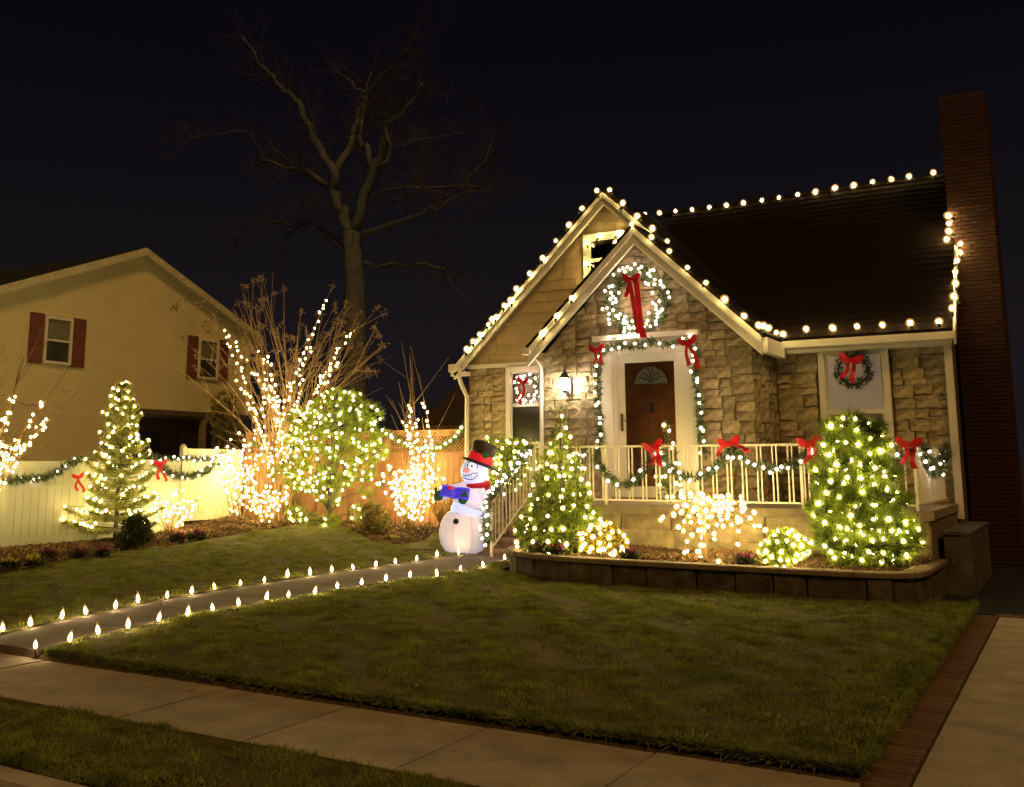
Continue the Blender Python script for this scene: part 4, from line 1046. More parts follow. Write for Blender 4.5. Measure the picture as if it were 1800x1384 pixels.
# far left tree, mostly out of the frame
g = before_fence(-75, .6)
rt_, ps, _ = stems_plant('bare_shrub', 'bare branched shrub at the picture edge with lit stems over the white fence', 'shrub', g, 26, 3.9, 1.9, TWIG, .014, 4, .3)
lights_on([q for q in ps if len(q) == 8][:11], 170, .075, 'warm white lights wound up the stems at the far picture edge', t0=.3, t1=.8)
# low bare shrub against the white fence
g = before_fence(300, .5); rt_, ps, _ = stems_plant('bare_shrub', 'low bare twiggy shrub with lights just beside the spruce', 'shrub', g, 22, .95, .75, TWIG, .008, 3, .2)
lights_on(ps, 55, .10, 'warm white lights in the low bare shrub beside the spruce', t0=.15)
# tall lit shrub where the fences meet
g = before_fence(415, .6); rt_, ps, _ = stems_plant('bare_shrub', 'tall densely lit bare shrub where the two fences meet', 'shrub', g, 22, 2.0, .62, TWIG, .010, 3, .1)
lights_on(ps, 140, .10, 'dense warm lights on the tall shrub where the fences meet', t0=.1)
g = before_fence(468, .95); rt_, ps, _ = stems_plant('bare_shrub', 'short wide lit shrub at the foot of the vase-shaped tree', 'shrub', g, 20, .9, .62, TWIG, .008, 3, .2)
lights_on(ps, 70, .10, 'warm white lights over the short wide shrub below the vase-shaped tree')
# the big vase-shaped one with seed heads
g = before_fence(494, .35); root, ps, tips = stems_plant('hydrangea_tree', 'tall vase-shaped bare shrub with dried flower heads and lit stems', 'shrub', g, 62, 5.5, 2.6, TWIG, .018, 3, 1.25, bunch=.16)
P = []; N = []
for p, d in tips:
    if p.z > 3.2 and random.random() < .8:
        for _ in range(14): u_ = unit(); P.append(p+u_*.10*random.random()); N.append(u_)
tris('seed_heads', needles(np.array([list(p) for p in P]), np.array([list(p) for p in N]), 3, .06, .022, .6), SEED, root)
main = [q for q in ps if len(q) == 8 and q[-1].z > 4.7]; main.sort(key=lambda q: (q[-1].x*rt.x+q[-1].y*rt.y))
sel = [main[int(i/12.001*len(main))] for i in range(13)]
c = []
for i, q in enumerate(sel):
    tm = (.72, .90, .95, .78, .84, .6, .72, .62, .86, .95, .97, .78, .74)[i]
    t = .20
    while t < tm: c.append(lerp_path(q, t)+Vector([random.gauss(0, .03) for _ in range(3)])); t += .0175
light_string('warm white lights wound up the stems of the vase-shaped shrub', chain(spread(c, 300, .075)), MINI_ME, CORDW)
# loose pine in front of the cedar fence
g = before_fence(578, 1.0)
dep = (g-E0).dot(fw); S_ = dep/FPX
def pc(dx, dy, r_, dz=None, flat=.72): return (g+rt*((dx-578)*(1.16 if dy < 830 else 1.0)*S_)+Vector((0, 0, (922-dy)*S_))+Vector((-.5, .86, 0))*random.uniform(-.35, .35), r_*S_, r_*S_, r_*S_*flat)
cs = [pc(x, y, r_) for x, y, r_ in ((585, 695, 22), (560, 715, 26), (610, 705, 28), (640, 725, 24), (535, 735, 24), (520, 770, 24), (550, 765, 30), (590, 745, 32), (630, 760, 30), (648, 790, 24), (605, 790, 32), (560, 805, 32), (525, 815, 24), (625, 825, 28), (590, 840, 30), (555, 850, 26), (515, 845, 18), (495, 825, 14), (575, 876, 20), (515, 900, 18), (545, 910, 15), (585, 912, 16), (628, 898, 17), (640, 862, 12))]
leafy('pine_tree', 'loose irregular lit pine standing before the cedar fence', 'tree', g, cs, 2600, 9, .12, .011, NEED, 190, .115, 'warm white lights scattered over the loose pine by the cedar fence')
# slim tree with wrapped trunk, and the lit shrub at its foot
g = before_fence(716, .7); root, ps, _ = stems_plant('young_tree', 'slim young bare tree with light-wrapped trunk beside the snowman', 'tree', g, 10, 3.75, .5, TWIG, .018, 3, 1.2, bunch=.03)
c = []
for q in ps[:7] if False else [q for q in ps if len(q) == 8][:6]:
    t = .05
    while t < .82: c.append(lerp_path(q, t)+Vector([random.gauss(0, .02) for _ in range(3)])); t += .02
light_string('warm white lights wrapped up the slim young tree', chain(spread(c, 130, .065)), MINI_ME, CORDW)
g = before_fence(718, .9); root, ps, _ = stems_plant('bare_shrub', 'round brightly lit bare shrub around the slim young tree', 'shrub', g, 34, 1.45, .78, TWIG, .008, 3, .15)
lights_on(ps, 125, .115, 'warm white lights filling the round bare shrub beside the snowman', t0=.25)
g = before_fence(782, .7); stems_plant('ornamental_grass', 'dry tan ornamental grass clump behind the snowman', 'grass', g, 90, 1.25, .62, STRAW, .007, 0, .5)
g = on_ground(742, 958); stems_plant('bare_shrub', 'small unlit leafless twig bush at the edge of the lawn', 'shrub', g, 14, .52, .42, TWIGD, .008, 3, .1)
b, cs, *_ = blob(655, 955, 60, 75); leafy('yellow_green_shrub', 'unlit olive yellow shrub left of the yellow mums', 'shrub', b, cs, 800, 8, .075, .018, ARB)
# behind the snowman under the small window
b = Vector((-9.15, 16.7, .35)); cs = [(b+Vector((random.uniform(-.45, .55), random.uniform(-.2, .3), random.uniform(.7, 1.75))), .26, .24, .22) for _ in range(16)]
leafy('yew_bush', 'lit evergreen bush under the small window behind the snowman', 'bush', b, cs, 1100, 8, .08, .02, YEW, 70, .12, 'warm white lights on the evergreen bush under the small window')
# planter plants
def pbase(px, y): q = on_y(px, 970, y); return Vector((q.x, y, bed_z(q.x, y)-.02))
g = pbase(988, 13.15); h = on_y(988, 712, 13.15).z-g.z
leafy('cone_evergreen', 'lit cone-shaped evergreen at the walk end of the planter', 'tree', g, cone_centres(g, h*.95, .50, 11, 7, .75, .2, .85), 3000, 9, .075, .016, YEW, 100, .15, 'warm white lights on the cone-shaped evergreen in the planter', upb=.7, spreadv=.6)
b, cs, *_ = blob(1060, 978, 88, 62, 12.75, .38, 12); leafy('gold_shrub', 'small golden leaved lit shrub between the cone tree and weeping shrub', 'shrub', b, cs, 800, 8, .06, .018, GOLD, 46, .085, 'warm white lights on the small golden shrub in the planter')
# weeping shrub
g = pbase(1238, 13.1); root = plant('weeping_shrub', 'bare weeping shrub with arching branches full of lights', 'shrub', g); m = MB(); ps = []
m.tube([(0, 0, -.05), (.02, 0, .3), (0, .01, .62)], [.04, .035, .03], 7)
for i in range(46):
    a = random.uniform(0, 6.283); rr = random.uniform(.25, .82); rr = rr*(1 if abs(math.cos(a)) > .4 else .7); hh = random.uniform(.72, .95); dr = random.uniform(.1, .62)+(.75 if i % 5 == 0 else 0)
    pts = [Vector((math.cos(a)*rr*t, math.sin(a)*rr*t*.7, .6+(hh-.6)*math.sin(min(1, t*1.6)*math.pi/2)-dr*max(0, t-.35)**1.5*1.3)) for t in np.linspace(0, 1, 9)]
    m.tube(pts, list(np.linspace(.009, .003, 9)), 4, False); ps.append([g+p for p in pts])
m.build('branches', TWIG, root); lights_on(ps, 120, .10, 'warm white lights along the arching branches of the weeping shrub', t0=.2)
b, cs, *_ = blob(1385, 990, 105, 66, 12.75, .38, 12); leafy('gold_shrub', 'low lit shrub nestled at the foot of the big planter pine', 'shrub', b, cs, 800, 8, .065, .018, YEW, 52, .09, 'warm white lights on the low shrub beside the big planter pine')
# big pine in the planter
g = pbase(1515, 13.1); dep = (g-E0).dot(fw); S_ = dep/FPX
def pc2(dx, dy, r_):
    r_ *= .86*random.uniform(.72, 1.2); return (g+rt*((dx-1515)*.84*S_)+Vector((0, 0, (1000-dy)*S_))+Vector((-.1, .99, 0))*random.uniform(-.55, .15), r_*S_, r_*S_*1.1, r_*S_*.66)
cs = [pc2(*q) for q in ((1515, 748, 22), (1470, 757, 20), (1555, 762, 22), (1500, 775, 28), (1535, 785, 30), (1462, 785, 22), (1580, 790, 20), (1480, 812, 30), (1555, 820, 34), (1440, 830, 22), (1515, 840, 36), (1590, 835, 22), (1455, 862, 28), (1490, 880, 32), (1555, 872, 34), (1598, 880, 22), (1440, 895, 24), (1470, 920, 30), (1520, 915, 36), (1575, 915, 32), (1612, 930, 28), (1430, 930, 18), (1450, 955, 26), (1500, 958, 30), (1550, 955, 32), (1595, 962, 26), (1625, 950, 18), (1480, 985, 24), (1525, 982, 26), (1570, 982, 24), (1500, 900, 30), (1540, 935, 30), (1470, 845, 26))]
leafy('pine_tree', 'dense bushy lit pine at the driveway end of the planter', 'tree', g, cs, 4200, 10, .12, .011, NEED, 135, .135, 'warm white lights on the dense bushy pine by the driveway', upb=.6, spreadv=.55)
# slim lit tree on the porch by the door
g = Vector((on_y(1176, 850, 15.3).x, 15.3, DK)); h = on_y(1176, 738, 15.3).z-DK
leafy('pencil_tree', 'slim lit artificial tree standing on the porch before the door', 'tree', g, cone_centres(g, h*.96, .15, 8, 3, 1.0, .2), 260, 7, .06, .014, GARL, 26, .10, 'tiny warm lights on the slim porch tree before the door')

# ------------------------------------------------------------------ bedding plants
def kale(px, py, wpx, mt, label, cat, name, grp, y=None):
    b = on_ground(px, py) if y is None else Vector((on_y(px, py, y).x, y, bed_z(on_y(px, py, y).x, y)))
    s = (b-E0).dot(fw)/FPX; r_ = wpx*s/2; root = plant(name, label, cat, b, grp); P = []; N = []; P2 = []; N2 = []
    for ring in range(6):
        for j in range(5+ring*3):
            a = random.uniform(0, 6.28); q = ring/6; d = Vector((math.cos(a)*(.2+q), math.sin(a)*(.2+q), 1.1-q)).normalized()
            (P if ring < 4 else P2).append(Vector((math.cos(a)*r_*.5*q, math.sin(a)*r_*.5*q, r_*.5))); (N if ring < 4 else N2).append(d)
    f = lambda L_: np.array([list(x) for x in L_])
    tris('flower_head', needles(f(P), f(N), 5, r_*.75, r_*.35, .35), mt, root); tris('leaves', needles(f(P2), f(N2), 3, r_*.85, r_*.4, .35), LEAFD if mt is not YEL else LEAFD, root)
    MB().tube([(0, 0, -.03), (0, 0, r_*.55)], [.012, .01], 5).build('stem', LEAFD, root)
G1, G2 = 'purple ornamental kales', 'yellow chrysanthemums'
for px, py, w_, lab in ((82, 985, 22, 'purple kale nearest the picture edge in the left bed'), (138, 985, 24, 'faded purple kale between two others in the left bed'), (178, 982, 22, 'purple kale right beside the dark round bush'),
        (312, 955, 20, 'small purple kale just past the dark round bush'), (345, 953, 22, 'bright purple kale below the low bare lit shrub'), (562, 941, 20, 'purple kale under the loose pine'), (600, 942, 22, 'purple kale between the pine and the olive shrub')):
    kale(px, py, w_*1.5, PURP, lab, 'flower', 'ornamental_kale', G1)
for px, py, w_, lab in ((15, 1003, 24, 'yellow mum cut off by the picture edge'), (60, 1000, 26, 'yellow mum at the near end of the left bed'), (440, 945, 18, 'yellow mum below the tall shrub at the fence corner'), (503, 940, 18, 'yellow mum below the vase-shaped shrub'),
        (627, 950, 18, 'yellow mum touching the olive yellow shrub'), (692, 960, 20, 'yellow mum below the slim tree, on the pine side'), (715, 958, 20, 'yellow mum below the slim tree, on the snowman side')):
    kale(px, py, w_*1.5, YEL, lab, 'flower', 'yellow_mum', G2)
for px, y, lab in ((945, 12.75, 'dark kale at the curved end of the planter'), (977, 12.6, 'dark kale in front of the cone evergreen'), (1107, 12.65, 'pink kale beside the golden shrub in the planter'), (1310, 12.6, 'bright pink kale alone between weeping shrub and low shrub')):
    kale(px, 985, 38, PURP, lab, 'flower', 'ornamental_kale', G1, y)

# ================================================================== DECORATIONS
def path_resample(pts, step):
    out = [Vector(pts[0])]; 
    for a, b in zip(pts[:-1], pts[1:]):
        a, b = Vector(a), Vector(b); n = max(1, int((b-a).length/step))
        for i in range(1, n+1): out.append(a.lerp(b, i/n))
    return out
def garland(label, pts, r_=.055, bulbs=12, me=COOL_ME, mt=GARL, step=.03, jb=.05):
    P_ = path_resample(rough([Vector(p) for p in pts], 5, .004), step); root = thing('garland', label, 'garland', 'evergreen garlands', P_[0]); o = P_[0]
    P = []; N = []
    for p in P_:
        for _ in range(4): u_ = unit(); P.append(list(p-o+u_*r_*.45)); N.append(list(u_))
    tris('foliage', needles(np.array(P), np.array(N), 7, r_*1.1, .016, .45), mt, root)
    MB().tube([p-o for p in P_[::3]]+[P_[-1]-o], .008, 4).build('wire', CORD, root)
    for i in range(bulbs):
        p = lerp_path(P_, (i+random.uniform(.2, .8))/bulbs)+Vector((random.uniform(-jb, jb), -r_*.9, random.uniform(-jb, jb))); b_ = link('bulb', me, root, p-o); b_.rotation_euler = (random.random(), random.random(), random.random())
    return root
def ribbon(m, pts, w_, side, th=.006):
    side = Vector(side); n = len(pts); o = len(m.v)
    for i, p in enumerate(pts):
        p = Vector(p); d = (Vector(pts[min(i+1, n-1)])-Vector(pts[max(i-1, 0)])); nn = d.cross(side); nn = nn.normalized()*th/2 if nn.length > 1e-6 else Vector((0, th/2, 0)); ww = w_[i] if hasattr(w_, '__len__') else w_
        for a, b in ((-1, -1), (1, -1), (1, 1), (-1, 1)): m.v.append(tuple(p+side*ww/2*a+nn*b))
    for i in range(n-1):
        for j in range(4): m.f.append((o+4*i+j, o+4*i+(j+1) % 4, o+4*i+4+(j+1) % 4, o+4*i+4+j))
    m.f += [(o+3, o+2, o+1, o), tuple(o+4*(n-1)+j for j in range(4))]
def loop_w(t, s):
    x = math.sin(math.pi*t)**.8; return s*(.035+.105*math.sin(min(1, x/.62)*math.pi/2)*(1-.62*max(0, (x-.62)/.38)**2))
def bow(label, p, s=1.0, tail=.34, yaw=0, name='red_bow', spread_=1):
    root = thing(name, label, 'bow', 'red ribbon bows', p); root.rotation_euler = (0, random.uniform(-.22, .22), yaw); tail *= random.uniform(.85, 1.15)
    for sg in (-1, 1):
        m = MB(); tt = np.linspace(0, 1, 13); pts = [(sg*s*.16*math.sin(math.pi*t)**.8, -s*(.03+.075*t), s*(.055*math.sin(math.pi*t)-.01)) for t in tt]
        ribbon(m, pts, [loop_w(t, s) for t in tt], (.25*sg, 0, 1), .008); m.build('ribbon_loop', REDR, root, False)
        m = MB(); pts = [(sg*s*spread_*(.02+.06*t)+.022*math.sin(5*t+sg+tail*20), -.05*s-.022*math.sin(7*t+1+sg), -tail*s*t*(1 if sg > 0 else .84)) for t in np.linspace(0, 1, 9)]
        ribbon(m, pts, [s*(.05+.025*t) for t in np.linspace(0, 1, 9)], (1, .25*sg, 0), .006); m.build('ribbon_tail', REDR, root)
    MB().ball((0, -.06*s, .0), .034*s, 8, 6, (1, .8, 1.1)).build('knot', REDR, root, True)
    return root
def wreath(label, c, R_, r_, nb_, me, mt=GARL, nt_=420, k=6, cat='wreath'):
    root = thing('wreath', label, cat, 'evergreen wreaths', c); P = []; N = []
    for _ in range(nt_):
        a = random.uniform(0, 6.283); u_ = unit(); P.append((math.cos(a)*R_+u_.x*r_*.6, u_.y*r_*.6, math.sin(a)*R_+u_.z*r_*.6)); N.append((u_.x+.4*math.cos(a), u_.y-.2, u_.z+.4*math.sin(a)))
    tris('foliage', needles(np.array(P), np.array(N), k, r_*.8, .014, .5), mt, root)
    MB().tube([(math.cos(a)*R_, 0, math.sin(a)*R_) for a in np.linspace(0, 6.283, 25)], r_*.22, 5).build('ring', TWIGD, root)
    pts = []
    for _ in range(nb_*6):
        a = random.uniform(0, 6.283); q = random.uniform(-1, 1)*r_*1.05; pts.append(Vector((math.cos(a)*(R_+q), -r_*random.uniform(.55, .9), math.sin(a)*(R_+q))))
    for p in spread(pts, nb_, .05): link('bulb', me, root, p)
    return root
big = on_y(1120, 528, YB-.14)
wreath('large wreath full of white lights high on the stone gable', big, .47, .14, 80, COOL_ME, nt_=620)
# its long ribbon
rb = thing('long_ribbon_bow', 'long red ribbon bow trailing from the large gable wreath to the door head', 'bow', 'red ribbon bows', on_y(1112, 492, YB-.30))
for dx in (-.05, .06):
    m = MB(); pts = [(dx+.018*math.sin(5*t+dx*30)+.13*t, (-.02 if dx < 0 else -.05)-.025*math.sin(6*t+dx*40), (-1.02 if dx > 0 else -.94)*t) for t in np.linspace(0, 1, 14)]; ribbon(m, pts, [.085+.02*t for t in np.linspace(0, 1, 14)], (1, .3 if dx > 0 else -.3, 0), .006); m.build('ribbon_tail', REDR, rb)
for sg in (-1, 1):
    m = MB(); tt = np.linspace(0, 1, 13); pts = [(sg*.16*math.sin(math.pi*t)**.8, -.03-.07*t, .05*math.sin(math.pi*t)) for t in tt]; ribbon(m, pts, [loop_w(t, 1) for t in tt], (.25*sg, 0, 1), .008); m.build('ribbon_loop', REDR, rb)
m = MB(); ribbon(m, [(-.02-.09*t, -.05, -.30*t) for t in np.linspace(0, 1, 6)], .07, (1, .2, 0), .006); m.build('ribbon_tail', REDR, rb)
MB().ball((0, -.05, 0), .045, 8, 6).build('knot', REDR, rb, True)
c = on_y(926, 683, YM-.20); wreath('small lit wreath hanging in the small window by the corner', c, .215, .075, 26, COOL_ME, nt_=160); bow('red bow on the small window wreath', c+Vector((-.02, -.09, .13)), .8, .5)
c = on_y(1500, 651, YM-.20); wreath('unlit dark wreath hanging in the large window above the pine', c, .235, .085, 0, COOL_ME, nt_=230); bow('red bow on the unlit wreath in the large window', c+Vector((0, -.10, .15)), 1.15, .36)
# door garland and bows
yd = YB-.24
dg = [on_y(*q, yd) for q in ((1052, 800), (1054, 760), (1051, 700), (1052, 650), (1060, 618), (1100, 608), (1128, 606), (1150, 600), (1175, 607), (1200, 598), (1222, 610), (1222, 650), (1229, 700), (1232, 750), (1238, 800))]
garland('lit evergreen garland framing the front door', dg, .075, 34)
bow('red bow at the garland corner near the lantern', on_y(1050, 615, yd-.08), .85, .36, .2); bow('red bow at the garland corner away from the lantern', on_y(1211, 602, yd-.08), .98, .42)
# railing swags and bows
yr = RYY-.07
def swag(p, q, sag, n=7): 
    p, q = Vector(p), Vector(q); return [p.lerp(q, t)-Vector((0, 0, sag*4*t*(1-t))) for t in np.linspace(0, 1, n)]
B_ = [on_y(*q, yr) for q in ((1045, 800), (1152, 792), (1286, 786), (1426, 786), (1600, 788))]
for i, lab in enumerate(('lit railing garland between the cone tree and the first bow', 'lit railing garland in front of the door', 'lit railing garland between the door and the big pine', 'lit railing garland passing behind the big pine')):
    garland(lab, swag(B_[i]-Vector((0, 0, .04)), B_[i+1]-Vector((0, 0, .04)), (.42, .36, .26, .2)[i]), .072, (6, 8, 11, 5)[i])
for i, lab in ((1, 'red bow on the railing in front of the door'), (2, 'drooping red bow on the railing between door and pine'), (3, 'red bow on the railing touching the pine on its door side'), (4, 'red bow on the railing post on the driveway side of the pine')):
    bow(lab, B_[i]+Vector((0, -.04, .05)), .95, .36 if i != 2 else .16, spread_=1 if i != 2 else 3)
e0, e1 = Vector((-1.72, 14.35, 1.84)), Vector((-1.72, 17.0, 1.88))
garland('bunched lit garland on the railing return by the downspout', swag(e0, e1, .30, 9), .10, 24, jb=.10)
# stair garlands
garland('lit garland on the stair railing nearest the snowman', [(-8.42, 14.62, .35), (-8.43, 14.62, .9)]+[(-8.42, 14.68+1.5*t, 1.02+.9*t+.03*math.sin(9*t)) for t in np.linspace(0, 1, 7)], .10, 36, jb=.08)
garland('lit garland on the stair railing nearest the cone tree', [(-7.30, 14.62, .28), (-7.31, 14.6, .7), (-7.30, 14.62, .98)]+[(-7.30, 14.7+1.4*t, 1.02+.85*t-.06*math.sin(3.1*t)) for t in np.linspace(.1, 1, 6)], .085, 28, jb=.07)
bow('red bow on the stair railing post by the steps', Vector((-7.34, 14.48, .98)), 1.0, .6)
# fence garlands
def on_fence(px, py):
    d = ray(px, py); t = (fa+fn*.09-Vector((0, 0, EYE))+Vector((0, 0, EYE))-E0).dot(fn)/d.dot(fn); return E0+d*t
for q, lab, n in ((((-30, 828), (0, 840), (45, 843), (90, 835), (118, 818), (150, 806)), 'garland sagging on the white fence at the picture edge', 9), (((272, 812), (300, 832), (330, 838), (360, 830), (385, 812)), 'garland sagging on the white fence between spruce and tall shrub', 8)):
    garland(lab, [on_fence(*z) for z in q], .085, n)
garland('garland lying along the top of the white fence behind the spruce', [on_fence(*z) for z in ((262, 800), (290, 805), (330, 806), (370, 806), (395, 795))], .06, 14)
bow('red bow on the white fence beside the spruce', on_fence(276, 815)+fn*.08, .9, .5, R(70))
bow('red bow on the white fence partly behind the spruce', on_fence(132, 838)+fn*.08, .7, .45, R(70))
garland('lit garland sagging along the cedar fence lattice beside the house', [on_y(*z, 17.58) for z in ((668, 757), (690, 768), (720, 785), (750, 790), (785, 780), (808, 765), (820, 742))], .08, 18, MINI_ME)
garland('lit garland on the cedar fence behind the pine', [on_y(*z, 17.58) for z in ((440, 780), (470, 788), (510, 792), (545, 780))], .08, 8, MINI_ME)

# ------------------------------------------------------------------ large roof bulbs
def z5(x, y): return (800+x/3.46, 300+y/3.46)
def z8(x, y): return (1100+x/2.571, 150+y/2.571)
def roofline(label, pts): return light_string(label, pts, C9_ME, CORD, 'large bulbs along the roof lines')
roofline('large bulbs up the outer gable slope on the neighbour side', [on_y(*z5(*q), YG0-.06) for q in ((70,1086),(110,1040),(152,997),(203,937),(225,905),(248,890),(298,820),(337,790),(373,720),(455,627),(532,532),(612,427),(692,330),(772,230),(862,122))])
roofline('large bulbs down the outer gable slope above the inner gable', [on_y(*z5(*q), YG0-.06) for q in ((940,118),(1020,197),(1108,278),(1200,352),(1290,430))])
roofline('large bulbs along the lower left slope of the inner gable', [on_y(*z5(*q), YB0-.06) for q in ((530,990),(617,885),(707,775))])
roofline('large bulbs down the right slope of the inner gable', [on_y(*z5(*q), YB0-.06) for q in ((1075,325),(1195,405),(1303,490),(1413,590),(1525,683))]+[on_y(*z8(*q), YB0-.06) for q in ((447,968),(535,1042))])
roofline('large bulbs bunched along the side gutter above the wall corner', [on_x(*z8(*q), -4.10) for q in ((600,1085),(622,1088),(645,1098),(680,1118),(710,1126))])
roofline('large bulbs along the front gutter over the large window', [on_y(*z8(*q), EY-.08) for q in ((815,1102),(935,1097),(1045,1090),(1160,1083),(1285,1075),(1415,1068))])
roofline('large bulbs along the main roof ridge', [on_y(*z8(*q), RY-.06) for q in ((87,583),(152,577),(225,570),(300,563),(378,552),(455,543),(532,533),(615,520),(692,508),(777,495),(857,483),(945,465),(1030,453),(1115,437),(1200,425),(1280,412),(1390,395))])
roofline('large bulbs down the roof edge beside the chimney', [on_y(*z8(*q), y_) for q, y_ in (((1457,590),18.72),((1460,625),18.70),((1460,660),18.68),((1450,697),18.66),((1512,717),18.70),((1512,757),18.70),((1497,793),18.4),((1487,845),18.2),((1490,895),17.9),((1483,955),17.6),((1475,1008),17.3))])
roofline('large bulbs framing the little attic window', [on_y(*q, YM-.17) for q in ((1030,495),(1030,463),(1031,427),(1052,414),(1087,410),(1083,427),(1058,459))])
light_string('pair of soft bulbs on the cornice over the front door', [on_y(*q, YB-.25) for q in ((1069,595),(1087,594),(1213,592))], COOL_ME)

# ------------------------------------------------------------------ path lights: stake with a flame-shaped globe
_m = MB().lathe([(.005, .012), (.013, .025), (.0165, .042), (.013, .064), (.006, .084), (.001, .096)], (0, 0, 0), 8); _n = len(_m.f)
_m.lathe([(.010, 0), (.024, .013), (.030, .036), (.025, .070), (.013, .104), (.002, .130)], (0, 0, 0), 12)  # outer shell only adds a glow halo around the flame
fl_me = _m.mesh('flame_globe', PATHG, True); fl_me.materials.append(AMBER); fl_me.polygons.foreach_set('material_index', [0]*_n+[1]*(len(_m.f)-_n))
st_me = MB().tube([(0, 0, -.09), (0, 0, .03)], .006, 5).lathe([(.013, .018), (.015, .03), (.010, .034)], (0, 0, 0), 8).mesh('stake', IRON)
for row, nm, grp in ((FAR, 'on the side of the walk towards the spruce', 'path lights on the far edge of the walk'), (NEAR, 'on the large lawn side of the walk', 'path lights on the near edge of the walk')):
    for i, (x, y) in enumerate(row):
        p = on_ground(x, y+10); t_ = thing('path_light', f'{ORD[i]} flame-shaped path light from the sidewalk, {nm}', 'path light', grp, p)
        link('stake', st_me, t_); g_ = link('flame_globe', fl_me, t_, (0, 0, .03)); s = (p-E0).dot(fw)/15.0; q_ = random.uniform(.72, 1.0); g_.scale = (q_, q_, q_*random.uniform(.9, 1.1)); t_.rotation_euler = (random.uniform(-.22, .22), random.uniform(-.22, .22), 0)
# small spotlight tube in the planter corner
sp = thing('spotlight', 'small white lit stake light at the curved planter end', 'light', None, Vector((-7.1, 13.5, bed_z(-7.1, 13.5))))
MB().tube([(0, 0, -.05), (0, 0, .22)], .008, 5).build('stake', IRON, sp); MB().lathe([(.03, .22), (.034, .34), (.02, .36)], (0, 0, 0), 8).build('lamp_tube', COOL, sp)

# ================================================================== INFLATABLE SNOWMAN
sg_ = on_ground(815, 972); dep = (sg_-E0).dot(fw); S_ = dep/FPX
sn = thing('inflatable_snowman', 'glowing inflatable snowman in a black top hat holding a blue songbook', 'snowman', None, sg_)
sn.rotation_euler[2] = YAW*-1+R(180)-R(180)      # face the street, square to the view
sn.rotation_euler[2] = -YAW
SNOWL = mat('snow_fabric_base', (.75, .68, .68), .6, .04, 2, .25, 6, emit=(.98, .86, .95), estr=.36)
SNOWM = mat('snow_fabric_lit', (.75, .75, .85), .6, .03, 2, emit=(.52, .64, 1), estr=.78)
SNOWA = mat('snow_fabric_arm', (.7, .65, .8), .6, .03, 2, emit=(.66, .66, 1), estr=.42)
HATB = mat('hat_fabric', (.035, .028, .022), .5, .2, 3); HATR = mat('hat_band_fabric', (.5, .015, .02), .5, .1, emit=(1, .02, .03), estr=.35)
BOOK = mat('book_fabric', (.03, .025, .5), .6, .35, 14, c2=(.12, .1, .7), emit=(.05, .04, 1), estr=.5)
MITT = mat('mitten_fabric', (.03, .14, .05), .7, .15); SCARF = mat('scarf_fabric', (.45, .01, .03), .7, .2, 8); INK = mat('ink_print', (.01, .01, .05), .6)
def sp_(dx, dy, d=0): return Vector(((dx-815)*S_, -d, (972-dy)*S_))           # local: x across, -y to the viewer, z up
def body(cx, cy, rx, rz, mt, name, tilt=0, ry=None):
    c = sp_(cx, cy); m = MB().ball((0, 0, 0), 1, 28, 18, (rx*S_, (ry or rx)*S_, rz*S_)); o = m.build(name, mt, sn, True); o.location = c; o.rotation_euler[1] = tilt; return o
m = MB().lathe([(22*S_, 0), (33*S_, 6*S_), (40*S_, 17*S_), (43.5*S_, 31*S_), (43.5*S_, 40*S_), (41*S_, 52*S_), (36*S_, 63*S_), (28*S_, 73*S_)], (0, 0, 0), 28)
lo = m.build('lower_body', SNOWL, sn, True); lo.location = sp_(815, 974)
m = MB().lathe([(29*S_, 0), (33*S_, 8*S_), (33*S_, 18*S_), (28*S_, 27*S_)], (0, 0, 0), 28); o = m.build('middle_body', SNOWM, sn, True); o.location = sp_(824, 912); o.rotation_euler[1] = R(4)
m = MB().lathe([(28*S_, 0), (33*S_, 10*S_), (33*S_, 22*S_), (26*S_, 36*S_), (17*S_, 44*S_)], (0, 0, 0), 28); o = m.build('chest', SNOWA, sn, True); o.location = sp_(828, 893); o.rotation_euler[1] = R(4)
body(834, 832, 25, 23, SNOWM, 'head', R(12)); 
# face
for ex, ey, er in ((830.5, 821.5, 8.5), (822.5, 820, 5.5)):
    c = sp_(ex, ey, math.sqrt(max(0, 25**2-(ex-834)**2-(ey-832)**2))*S_)
    e_ = MB().lathe([(er*S_, 0), (er*S_*.85, 1.5*S_), (.2*S_, 2.2*S_)], (0, 0, 0), 16, (0, -1, 0)).build('eye', mat('eye_white', (.8, .8, .9), .5, .02, emit=(.85, .9, 1), estr=.8), sn, True); e_.location = c
    MB().tube([(er*S_*math.cos(a), -.8*S_, er*S_*math.sin(a)) for a in np.linspace(0, 6.283, 17)], .8*S_, 5).build('eye_rim', INK, e_)
    MB().ball((-1.2*S_, -2.4*S_, 0), 2.1*S_ if er > 6 else 1.9*S_, 8, 6).build('pupil', INK, e_, True)
c = sp_(822, 829, 22*S_); o = MB().lathe([(5*S_, 0), (4*S_, 5*S_), (2.2*S_, 10*S_), (.5*S_, 12*S_)], (0, 0, 0), 12, (-.75, -.6, -.1)).build('nose', mat('nose_fabric', (.75, .2, .17), .6, .1, emit=(1, .35, .3), estr=.5), sn, True); o.location = c
def face_pt(x, y, off=.6): return sp_(x, y, (math.sqrt(max(4, 25**2-(x-834)**2-((y-832)*1.08)**2))+off)*S_)
m = MB(); m.tube([face_pt(813+28*t, 837+1.5*math.sin(t*6)-2.5*t) for t in np.linspace(0, 1, 12)], .75*S_, 5)
m.tube([face_pt(813+28*t, 841+6.5*math.sin(math.pi*t)-4*t) for t in np.linspace(0, 1, 12)], .75*S_, 5)
